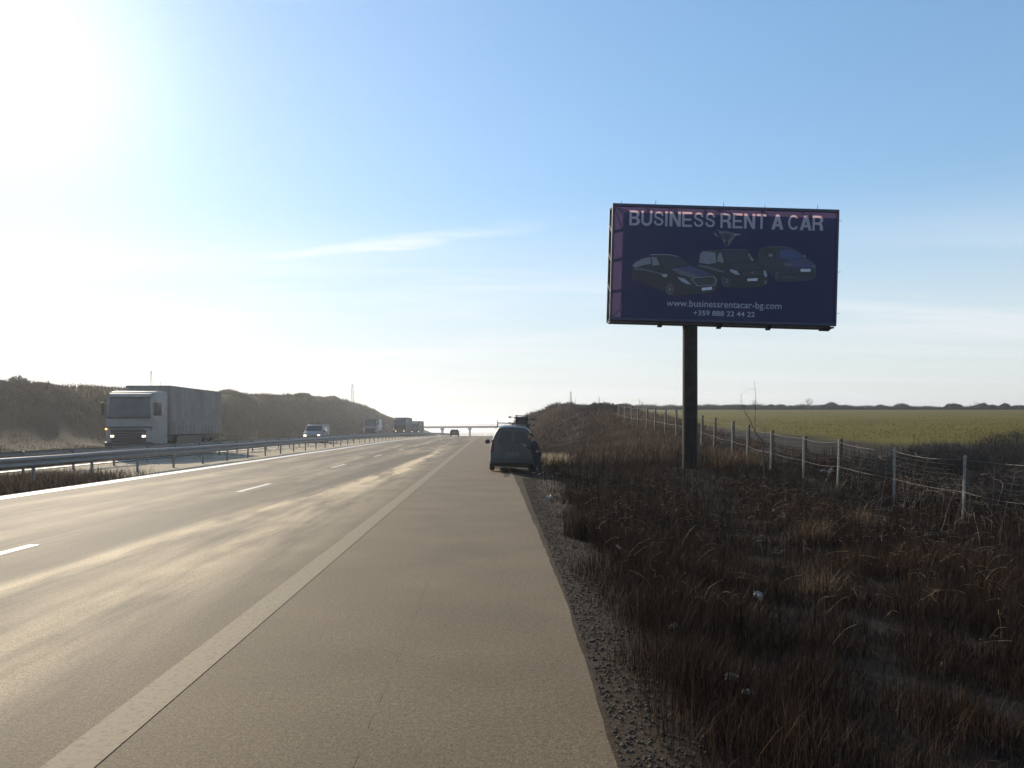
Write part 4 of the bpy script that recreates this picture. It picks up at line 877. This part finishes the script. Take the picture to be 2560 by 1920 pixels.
def rearpanel(x0, x1, zs, y, inset=.04):
    """flat panel on the rear following the body sides between heights zs"""
    L_ = [(max(x0, -wz(z) * .955 + inset), y, z) for z in zs]; Rr = [(min(x1, wz(z) * .955 - inset), y, z) for z in zs[::-1]]; return L_ + Rr
for s, (a, b) in ((-1, (-9, -.008)), (1, (.008, 9))):
    zs = [.50, .8, 1.0, 1.2, 1.4, 1.55, 1.60]; pts = rearpanel(a, b, zs, -.018, .12)
    mb = MB(); bm = mb.bm; f1 = bm.faces.new([bm.verts.new(p) for p in pts]); ex = bmesh.ops.extrude_face_region(bm, geom=[f1]); bmesh.ops.translate(bm, verts=[v for v in ex['geom'] if isinstance(v, bmesh.types.BMVert)], vec=(0, .03, 0)); bmesh.ops.recalc_face_normals(bm, faces=bm.faces[:])
    door = mb.build('rear_door', M['rear_shade'], van)
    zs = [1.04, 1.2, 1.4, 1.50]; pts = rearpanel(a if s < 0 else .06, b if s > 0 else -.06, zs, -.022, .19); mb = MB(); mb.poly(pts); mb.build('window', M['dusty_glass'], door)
    MB().box(s * .05 - .012 + (.04 * s), s * .05 + .012 + (.04 * s), -.045, -.02, .78, .92, .005).build('handle', M['black_plastic'], door)
    MB().box(s * .62 - .05 + .1 * s, s * .62 + .05 + .1 * s, -.02, .10, .72, 1.16, .015).build('tail_light', M['red_lens'], van)
mb = MB(); mb.box(-.80, .80, -.09, .16, .30, .50, .04, 3); mb.build('rear_bumper', M['black_plastic'], van, True)
MB().box(-.26, .26, -.03, -.02, .60, .71, .003).build('number_plate', pmat('plate', (.11, .11, .10), .6), van)
MB().box(-.66, .66, .25, 3.8, .17, .27).build('underbody', M['black_plastic'], van)
for x in (-.72, .72):
    for y in (.75, 3.35): wheel(van, x, y, .31, .19)
for s in (-1, 1):
    mb = MB(); mb.sphere((s * .96, 2.75, 1.04), .11, (.95, .5, .85)); mb.box(s * .80 - .05, s * .80 + .06, 2.72, 2.80, 1.0, 1.04); mb.build('mirror', M['black_plastic'], van, True)
    zz = [(2.3, 1.12), (2.3, 1.42), (2.62, 1.42), (3.02, 1.12)]; MB().poly([(s * (wz(z) + .006), y, z) for y, z in (zz if s > 0 else zz[::-1])]).build('side_window', M['glass'], van)
MB().poly([(-.66, 3.28, 1.12), (.66, 3.28, 1.12), (.54, 2.80, 1.57), (-.54, 2.80, 1.57)]).build('windscreen', M['glass'], van)
for y in (.35, 1.5, 2.4):
    mb = MB(); mb.box(-.60, .60, y, y + .035, 1.775, 1.80)
    for q in (-1, 1): mb.box(q * .58 - .02, q * .58 + .02, y, y + .035, 1.60, 1.78)
    if y < 1: mb.box(-.61, -.59, .35, .385, 1.79, 1.90)
    mb.build('rack_bar', M['steel_dark'], van)
van.rotation_euler = (0, R(2.2), R(-.6))
# ladders lashed to the rack
lad = empty('ladder_stack', (1.19, 29.25, 1.70), label='stack of dark folded ladders with rubber-tipped stabiliser feet on the van roof', cat='ladder')
for k in range(3):
    mb = MB(); z = .02 + k * .085
    for s in (-1, 1): mb.box(s * .15 - .018 + .0 * k, s * .15 + .018, 0, 2.4, z, z + .06, .004, 1)
    for j in range(9): mb.cyl((-.15, .06 + j * .28, z + .03), (.15, .06 + j * .28, z + .03), .016, n=8)
    mb.build('ladder_section', M['steel_dark'], lad)
mb = MB(); mb.box(-.17, .17, .02, .10, .02, .245); mb.box(-.19, -.16, -.01, .03, .0, .30); mb.box(.16, .19, -.01, .03, .0, .29); mb.build('end_bracket', M['black_plastic'], lad)
for s in (-1, 1):
    for z in (.06, .23):
        zz = z - (.05 if s > 0 else 0); mb = MB(); mb.cyl((s * .15, 0, zz), (s * .34, 0, zz), .007, n=6); f = mb.build('stabiliser', M['steel_dark'], lad); MB().cyl((s * .32, 0, zz), (s * .40, 0, zz), .022, n=10).build('rubber_foot', M['rubber'], f)
mb = MB(); mb.cyl((-.18, .5, .28), (.18, .5, .28), .012, n=6); mb.sphere((.12, .3, .14), .07, (1, 1.2, 1)); mb.cyl((.2, .35, -.02), (.16, .35, .28), .008, n=6); mb.build('lashing', M['black_plastic'], lad)
lad.rotation_euler = (0, R(1.5), 0); lad.scale = (1.22, 1.0, 1.28)

# ================================================================ person at the van
def skin_mesh(name, chain, mat, parent, sub=2):
    """chain: list of polylines of (x,y,z,r); shared points are merged; first point = root"""
    pts = []; ids = {}; edges = []
    for pl in chain:
        prev = None
        for (x, y, z, r) in pl:
            key = (round(x, 3), round(y, 3), round(z, 3))
            if key not in ids: ids[key] = len(pts); pts.append((x, y, z, r))
            i = ids[key]
            if prev is not None and prev != i: edges.append((prev, i))
            prev = i
    me = bpy.data.meshes.new(name); me.from_pydata([p[:3] for p in pts], edges, []); o = bpy.data.objects.new(name, me); COL.objects.link(o)
    sk = o.modifiers.new('skin', 'SKIN'); sv = me.skin_vertices[0].data if me.skin_vertices else None
    if sv is None: me.skin_vertices.new() if hasattr(me.skin_vertices, 'new') else None; sv = me.skin_vertices[0].data
    for i, p in enumerate(pts): r = p[3]; sv[i].radius = (r, r) if not isinstance(r, tuple) else r; sv[i].use_root = (i == 0)
    ss = o.modifiers.new('sub', 'SUBSURF'); ss.levels = sub; ss.render_levels = sub
    bpy.context.view_layer.update(); m2 = bpy.data.meshes.new_from_object(o.evaluated_get(bpy.context.evaluated_depsgraph_get()))
    bpy.data.objects.remove(o); m2.materials.clear()
    for p in m2.polygons: p.use_smooth = True
    m2.name = name; return link(name, m2, parent, mat)
M['cloth_dark'] = pmat('cloth_dark', (.022, .024, .03), .9, var=.3, scale=14, bump=.4)
M['cloth_trouser'] = pmat('cloth_trouser', (.014, .016, .022), .9, var=.3, scale=14, bump=.4)
M['skin'] = pmat('skin', (.32, .18, .13), .55, var=.08); M['hair'] = pmat('hair', (.015, .012, .01), .8)
per = empty('person', (1.66, 28.35, float(ground(1.66, 28.35))), label='person in dark jacket and trousers leaning towards the side of the parked van', cat='person')
# local axes: -x towards the van.  pelvis .86 high, trunk leaning to the van, right leg set back
pel = (.04, 0, .82, .13); ch_ = (-.02, .02, 1.06, .145); up = (-.07, .03, 1.24, .13); nk = (-.13, .03, 1.36, .06); nk2 = (-.16, .03, 1.42, .055)
shL, shR = (-.05, .19, 1.25, .07), (-.06, -.16, 1.25, .07)
hipL, hipR = (.02, .09, .78, .09), (.05, -.09, .78, .09)
kL, kR = (-.02, .12, .45, .062), (.12, -.13, .44, .062); aL, aR = (-.04, .13, .09, .04), (.20, -.15, .09, .04); fL, fR = (-.18, .13, .04, .04), (.06, -.17, .04, .04)
eL, eR = (-.22, .26, 1.06, .045), (-.20, -.22, 1.02, .045); wL, wR = (-.40, .22, 1.16, .030), (-.36, -.12, 1.12, .030); pL, pR = (-.46, .21, 1.19, .028), (-.42, -.09, 1.15, .028)
body = [[pel, ch_, up, nk, nk2], [up, shL, eL, wL, pL], [up, shR, eR, wR, pR], [pel, hipL, kL, aL, fL], [pel, hipR, kR, aR, fR]]
for (w, s) in ((pL, 1), (pR, 1)):
    for j in range(4):
        ln = (.075, .085, .08, .065)[j]; oy = (-.028, -.01, .01, .028)[j]
        body.append([w, (w[0] - .03, w[1] + oy, w[2] + .004, .011), (w[0] - .03 - ln * .5, w[1] + oy * 1.2, w[2] + .004 + .004 * j, .0088), (w[0] - .03 - ln, w[1] + oy * 1.3, w[2] - .016, .0075)])
    body.append([w, (w[0] + .0, w[1] - .034, w[2] + .015, .012), (w[0] - .03, w[1] - .056, w[2] + .028, .0095), (w[0] - .055, w[1] - .062, w[2] + .02, .0085)])
bo = skin_mesh('body', body, M['skin'], per)
def grow_r(pl, d): return [(x, y, z, r + d) for x, y, z, r in pl]
skin_mesh('jacket', [grow_r([(.05, 0, .70, .135), (.04, 0, .82, .145), ch_, up], .03), [(*up[:3], .155), (*shL[:3], .092), (*eL[:3], .066), (*wL[:3], .048)], [(*up[:3], .155), (*shR[:3], .092), (*eR[:3], .066), (*wR[:3], .048)], [(*up[:3], .155), (-.11, .03, 1.32, .09)]], M['cloth_dark'], per)
skin_mesh('trousers', [[(*pel[:3], .15), (*hipL[:3], .105), (*kL[:3], .08), (*aL[:3], .062)], [(*pel[:3], .15), (*hipR[:3], .105), (*kR[:3], .08), (*aR[:3], .062)]], M['cloth_trouser'], per)
for a_, f_ in ((aL, fL), (aR, fR)):
    mb = MB(); mb.sphere((a_[0] - .05, a_[1], .05), .055, (2.3, .85, .9), 14); mb.box(a_[0] - .17, a_[0] + .06, a_[1] - .045, a_[1] + .045, 0.0, .03, .01); mb.build('shoe', M['rubber'], per, True)
# head with a face, turned to the van
b = bmesh.new(); bmesh.ops.create_uvsphere(b, u_segments=28, v_segments=20, radius=1)
for v in b.verts:
    x, y, z = v.co; w = .076 * (1 - .22 * max(0, -z)); fx = .098; nz_ = 0
    if x < -.7 and abs(y) < .22 and -.30 < z < .15: nz_ = .020 * (1 - abs(y) / .22) * (1 - (z - -.30) / .55 * .9)
    eye = -.008 if (x < -.6 and .22 < abs(y) < .55 and .0 < z < .22) else 0
    mouth = .006 if (x < -.6 and abs(y) < .3 and -.62 < z < -.45) else 0
    v.co = Vector((x * fx * (1 - .05 * max(0, z)) - nz_ - eye - mouth - (.012 if z < -.5 and x < 0 else 0), y * w, z * .118))
mb = MB(); mb.add(b, Matrix.Translation((-.20, .03, 1.50)) @ Matrix.Rotation(R(-14), 4, 'Y'))
for s in (-1, 1): mb.sphere((-.19, .03 + s * .078, 1.50), .03, (.7, .35, 1.1), 10)
hd = mb.build('head', M['skin'], per, True)
b = bmesh.new(); bmesh.ops.create_uvsphere(b, u_segments=24, v_segments=16, radius=1); bmesh.ops.delete(b, geom=[v for v in b.verts if v.co.z < (-.45 if v.co.x > 0 else .35)], context='VERTS')
for v in b.verts: v.co = Vector((v.co.x * .107, v.co.y * .086, v.co.z * .127))
mb = MB(); mb.add(b, Matrix.Translation((-.198, .03, 1.502)) @ Matrix.Rotation(R(-14), 4, 'Y')); mb.build('hair', M['hair'], per, True)
per.scale = (.93, .93, .93)

# ================================================================ traffic
def lorry(loc, label, L_=11, cabmat='white_paint', frontmat='dark_tarp', sidemat='tarp', roof=3.98, group='oncoming lorries', cabh=3.6, lit=True, visor=True, W_=2.5):
    r = empty('lorry', loc, label=label, cat='lorry', group=group); h = W_ / 2; cm = M[cabmat]
    mb = MB(); mb.prism_x([(.06, .62), (.0, 1.3), (.03, 2.05), (.22, 3.15), (.42, cabh - .08), (.9, cabh), (2.1, cabh), (2.1, .62)], -h, h, .10, 3); cab = mb.build('cab', cm, r, True)
    def fy(z): return float(np.interp(z, [.62, 1.3, 2.05, 3.15], [.06, 0, .03, .22]))
    mb = MB(); z0, z1 = 2.16, 3.22; mb.bm.faces.new([mb.bm.verts.new(p) for p in ((-h + .10, fy(z0) - .012, z0), (h - .10, fy(z0) - .012, z0), (h - .20, fy(z1) - .012, z1), (-h + .20, fy(z1) - .012, z1))]); ws = mb.build('windscreen', M['windscreen'], cab)
    mb = MB(); mb.box(-h + .10, h - .10, -.04, .08, z0 - .06, z0 + .02, .01); mb.cyl((-.5, -.03, z0 + .03), (.1, .03, z0 + .22), .012, n=5); mb.cyl((.3, -.03, z0 + .03), (.9, .03, z0 + .22), .012, n=5); mb.build('wiper', M['black_plastic'], cab)
    if visor: mb = MB(); mb.prism_x([(.02, 3.24), (.12, 3.42), (.42, 3.46), (.30, 3.22)], -h + .12, h - .12, .02); mb.build('sun_visor', cm, cab)
    mb = MB(); mb.box(-h + .33, h - .33, -.06, .02, .85, 1.47, .02); g = mb.build('grille', M['black_plastic'], cab)
    mb = MB(); mb.box(-h + .28, h - .42, -.07, -.02, 1.48, 1.56, .01); mb.build('trim_bar', M['galv'], cab)
    mb = MB(); mb.box(-h - .01, h + .01, -.05, .04, 1.60, 1.66, .01); mb.build('step_seam', M['black_plastic'], cab)
    mb = MB(); mb.box(-h, h, -.10, .55, .40, .84, .05); mb.build('bumper', M['black_plastic'], r, True)
    for s in (-1, 1):
        MB().box(s * .84 - .09, s * .84 + .09, -.115, -.05, 1.10, 1.20, .02).build('headlight', M['lamp' if lit else 'glass'], r)
        MB().box(s * (h - .05) - .05, s * (h - .05) + .05, -.03, .08, 1.48, 1.58, .01).build('indicator', M['amber_lens'] if s < 0 else M['galv'], r)
        mb = MB(); mb.box(s * (h + .17) - .10, s * (h + .17) + .10, .05, .14, 2.25, 2.95, .02); mb.cyl((s * h, .2, 2.9), (s * (h + .17), .1, 2.8), .02, n=6); mb.cyl((s * h, .2, 2.3), (s * (h + .17), .1, 2.35), .02, n=6); mb.build('mirror', M['black_plastic'], r, True)
        zz = [(.30, 2.25), (.42, 3.1), (1.2, 3.1), (1.25, 2.25)]; MB().poly([(s * (h + .006), y, z) for y, z in (zz if s > 0 else zz[::-1])]).build('side_window', M['glass'], cab)
        wheel(r, s * (h - .17), 1.15, .50, .30)
        for y in (L_ - 2.9, L_ - 1.6): wheel(r, s * (h - .19), y, .50, .34)
    MB().box(-.26, .26, -.135, -.09, .52, .63, .004).build('number_plate', M['white_tarp'], r)
    mb = MB(); [mb.box(-h + .36, h - .36, -.075, -.058, .93 + .13 * j, .96 + .13 * j) for j in range(4)]; mb.build('grille_slats', M['galv'], g)
    mb = MB(); [mb.box(q * (h + .004) - .004, q * (h + .004) + .004, y_, y_ + .04, 1.12, 1.75) for q in (-1, 1) for y_ in np.arange(3.0, L_ - .3, .62)]; mb.build('curtain_straps', M['black_plastic'], r)
    mb = MB(); mb.box(-h, h, 2.45, L_, 1.20, roof - .02, .03); box = mb.build('cargo_box', M[sidemat], r)
    mb = MB(); mb.box(-h + .06, h - .06, 2.40, 2.446, 1.25, roof - .1, .01); mb.build('front_wall', M[frontmat], box)
    mb = MB(); mb.box(-h - .012, h + .012, 2.43, L_ + .01, roof - .10, roof, .01); mb.build('roof_rail', M['galv'], box)
    mb = MB(); y = 2.5
    for s in (-1, 1):
        y = 2.5
        while y < L_: mb.box(s * (h + .004) - .006, s * (h + .004) + .006, y, y + .06, 1.22, roof - .12); y += (L_ - 2.6) / 4
    mb.build('curtain_posts', M['galv'], box)
    mb = MB(); mb.box(-h + .15, h - .15, 2.0, L_ - .1, .85, 1.18); mb.box(-h + .02, -h + .06, 3.4, L_ - 3.6, .5, 1.15); mb.box(h - .06, h - .02, 3.4, L_ - 3.6, .5, 1.15); mb.build('chassis', M['black_plastic'], r)
    return r
lorry((-19.22, 42.5, 0), 'large pale grey lorry with lit headlights, nearest the camera of the oncoming lorries', frontmat='tarp')
def oz(Y): return float(zr(Y))
lorry((-21.65, 145, oz(145)), 'low lorry with a white sided box, between the white van and the dark lorries', L_=6.4, roof=3.4, cabh=2.75, frontmat='dark_tarp', sidemat='white_tarp', lit=False, visor=False, cabmat='silver_paint').scale = (1, 1, 1)
lorry((-18.25, 163, oz(163)), 'dark fronted lorry, left one of the two together near the bridge', L_=13, cabmat='dark_paint', sidemat='tarp', frontmat='dark_tarp', roof=3.95, visor=False)
lorry((-19.2, 207, oz(207)), 'lorry with pale cab edges and brown box, closest to the bridge', L_=12, cabmat='white_paint', sidemat='brown_tarp', frontmat='dark_tarp', roof=3.9, cabh=3.5, visor=False)

def minivan(loc, label):
    r = empty('delivery_van', loc, label=label, cat='van'); h = .95
    mb = MB(); mb.prism_x([(.12, .30), (.0, .48), (.04, .85), (.30, 1.08), (.72, 1.18), (1.42, 1.82), (1.8, 1.90), (4.75, 1.90), (4.9, 1.6), (4.9, .32)], -h, h, .09, 3, (1.0, .13)); bo = mb.build('body', M['white_paint'], r, True)
    mb = MB(); mb.poly([(-.86, .785, 1.22), (.86, .785, 1.22), (.78, 1.37, 1.76), (-.78, 1.37, 1.76)]); [setattr(v, 'co', v.co + Vector((0, -.035, .03))) for v in mb.bm.verts]; mb.build('windscreen', M['windscreen'], bo)
    MB().box(-.48, .48, -.02, .06, .62, .80, .02).build('grille', M['black_plastic'], r); MB().box(-.93, .93, -.05, .2, .28, .46, .05).build('bumper', M['black_plastic'], r, True)
    for s in (-1, 1):
        MB().box(s * .70 - .13, s * .70 + .13, -.05, .12, .64, .84, .03).build('headlight', M['lamp'], r)
        mb = MB(); mb.box(s * 1.06 - .09, s * 1.06 + .09, 1.05, 1.15, 1.10, 1.32, .03); mb.box(s * .93 - .06, s * .93 + .06, 1.08, 1.12, 1.14, 1.18); mb.build('mirror', M['black_plastic'], r, True)
        for y in (.95, 3.9): wheel(r, s * .82, y, .33, .22)
        for ya, yb in ((1.25, 2.1), (2.25, 3.4)):
            zz = [(ya, 1.15), (ya + (.30 if ya < 2 else 0), 1.62), (yb, 1.62), (yb, 1.15)]; MB().poly([(s * (h * (1 - .13 * (z - 1)) + .008), y, z) for y, z in (zz if s > 0 else zz[::-1])]).build('side_window', M['glass'], bo)
    mb = MB(); mb.box(-.62, .62, 1.9, 2.1, 1.94, 2.02, .02); mb.box(-.62, .62, 3.9, 4.0, 1.94, 2.0); [mb.box(s * .6 - .02, s * .6 + .02, 1.9, 4.0, 1.90, 1.97) for s in (-1, 1)]; mb.build('roof_rack', M['black_plastic'], r)
minivan((-18.25, 82, oz(82)), 'white delivery van with lit headlights driving behind the nearest lorry')
def car(loc, label):
    r = empty('car', loc, label=label, cat='car'); h = .90
    mb = MB(); mb.prism_x([(.04, .32), (.0, .62), (.05, .95), (.38, 1.40), (.6, 1.47), (2.4, 1.46), (3.1, 1.0), (4.0, .85), (4.2, .6), (4.15, .3)], -h, h, .07, 3, (.9, .36)); bo = mb.build('body', M['dark_paint'], r, True)
    mb = MB(); mb.poly([(-.72, .10, 1.02), (.72, .10, 1.02), (.60, .33, 1.36), (-.60, .33, 1.36)]); [setattr(v, 'co', v.co + Vector((0, -.05, .01))) for v in mb.bm.verts]; mb.build('rear_window', M['glass'], bo)
    MB().box(-.88, .88, -.06, .15, .30, .52, .04).build('bumper', M['black_plastic'], r, True); MB().box(-.26, .26, -.03, -.005, .66, .77).build('number_plate', M['white_paint'], r)
    for s in (-1, 1):
        MB().box(s * .76 - .10, s * .76 + .10, -.03, .10, .72, .94, .02).build('tail_light', M['red_lens'], r)
        mb = MB(); mb.sphere((s * 1.0, 2.6, 1.02), .10, (1, .6, .8), 8); mb.build('mirror', M['black_plastic'], r, True)
        for y in (.7, 3.3): wheel(r, s * .78, y, .31, .2)
car((-7.15, 163, oz(163)), 'dark car driving away in the near carriageway towards the bridge')

# ================================================================ overpass
bd = 500.0; br0 = empty('overpass', (-29.6, bd, oz(bd)), label='concrete road bridge crossing the motorway in the distance', cat='bridge')
def bb(x0, x1, y0, y1, z0, z1): return (x0 + 29.6, x1 + 29.6, y0 - bd, y1 - bd, z0 - oz(bd), z1 - oz(bd))
mb = MB(); mb.box(*bb(-60, 40, bd, bd + 9, .75, 1.9)); mb.box(*bb(-60, 40, bd - .5, bd + 9.5, 1.5, 2.0)); dk = mb.build('deck', M['concrete'], br0)
mb = MB(); mb.box(*bb(-60, 40, bd - .42, bd - .36, 2.85, 2.97)); mb.box(*bb(-60, 40, bd - .42, bd - .38, 2.4, 2.46))
for i in range(41): x = -60 + i * 2.5; mb.box(*bb(x, x + .12, bd - .45, bd - .33, 2.0, 2.95))
mb.build('railing', M['galv'], dk)
for x in (-29.6, -12.2, 5.2):
    mb = MB(); mb.box(*bb(x - .55, x + .55, bd + 1.2, bd + 7.5, oz(bd) - 1, .1)); mb.build('pier', M['concrete'], br0)
    mb = MB(); b = bmesh.new(); pr = [(-1.05, .75), (1.05, .75), (1.05, .1), (.6, -.9), (-.6, -.9), (-1.05, .1)]
    a = [b.verts.new((x + q + 29.6, 1.0, z - oz(bd))) for q, z in pr]; c2 = [b.verts.new((x + q + 29.6, 7.8, z - oz(bd))) for q, z in pr]; b.faces.new(a); b.faces.new(c2[::-1]); [b.faces.new((a[i], c2[i], c2[(i + 1) % 6], a[(i + 1) % 6])) for i in range(6)]; bmesh.ops.recalc_face_normals(b, faces=b.faces[:]); mb.add(b); mb.build('pier_head', M['concrete'], br0)
br0.rotation_euler = (0, R(-.35), 0)

# ================================================================ masts
def lattice(px, Yd, ztop, wb, label, arms=0, name='lattice_mast', r=.05):
    x = at_px(px, Yd); g = float(ground(x, Yd)); h = ztop - g; segs = []; n = max(6, int(h / (wb * 1.6)))
    for cx, cy in ((-1, -1), (1, -1), (1, 1), (-1, 1)): segs.append((cx * wb / 2, cy * wb / 2, 0, cx * wb * .1, cy * wb * .1, h, r, r))
    cs = [(-1, -1), (1, -1), (1, 1), (-1, 1)]
    for i in range(n):
        a, b_ = i / n, (i + 1) / n; wa, wb2 = wb / 2 * (1 - .8 * a), wb / 2 * (1 - .8 * b_)
        for k in range(4):
            p, q = cs[k], cs[(k + 1) % 4]; segs.append((p[0] * wa, p[1] * wa, h * a, q[0] * wb2, q[1] * wb2, h * b_, r * .7, r * .7)); segs.append((p[0] * wb2, p[1] * wb2, h * b_, q[0] * wb2, q[1] * wb2, h * b_, r * .7, r * .7))
    rt = empty(name, (x, Yd, g), label=label, cat='mast', group='thin masts on the skyline'); V, F = tubes(segs, 4); link('tower', mesh_np('tower', V, F), rt, M['mast'])
    if arms:
        s2 = []
        for k in range(arms): z = h * (.97 - .11 * k); s2 += [(-wb * .7, 0, z, wb * .7, 0, z, r, r)]
        V, F = tubes(s2, 4); link('crossarm', mesh_np('crossarm', V, F), rt, M['mast'])
lattice(881, 420, 24.2, 2.6, 'lattice mast above the brow of the left bank', r=.06)
lattice(378, 300, 22.7, 1.6, 'faint lattice mast above the lorry, left of two', r=.045)
lattice(402, 420, 25.5, 1.2, 'faint thin mast above the lorry, right of two', r=.04)
lattice(1427, 330, 16.2, 1.0, 'ladder-like mast with short crossarms on the right bank', arms=5, r=.05)
lattice(1498, 400, 16.6, .8, 'faint thin mast right of the ladder-like mast', arms=1, r=.045)

# ================================================================ haze
mb = MB(); mb.box(-2700, 2700, -80, 4100, -40, 28); hz = mb.build('haze', None); hz.data.materials.clear()
m = bpy.data.materials.new('haze'); m.use_nodes = True; t = m.node_tree; t.nodes.clear(); o_ = t.nodes.new('ShaderNodeOutputMaterial'); pv = t.nodes.new('ShaderNodeVolumePrincipled')
pv.inputs['Color'].default_value = (.95, .96, 1, 1); pv.inputs['Density'].default_value = .00045; pv.inputs['Anisotropy'].default_value = .65
t.links.new(pv.outputs[0], o_.inputs['Volume']); hz.data.materials.append(m); tag(hz, 'thin pale air haze over the motorway', 'haze', kind='stuff')
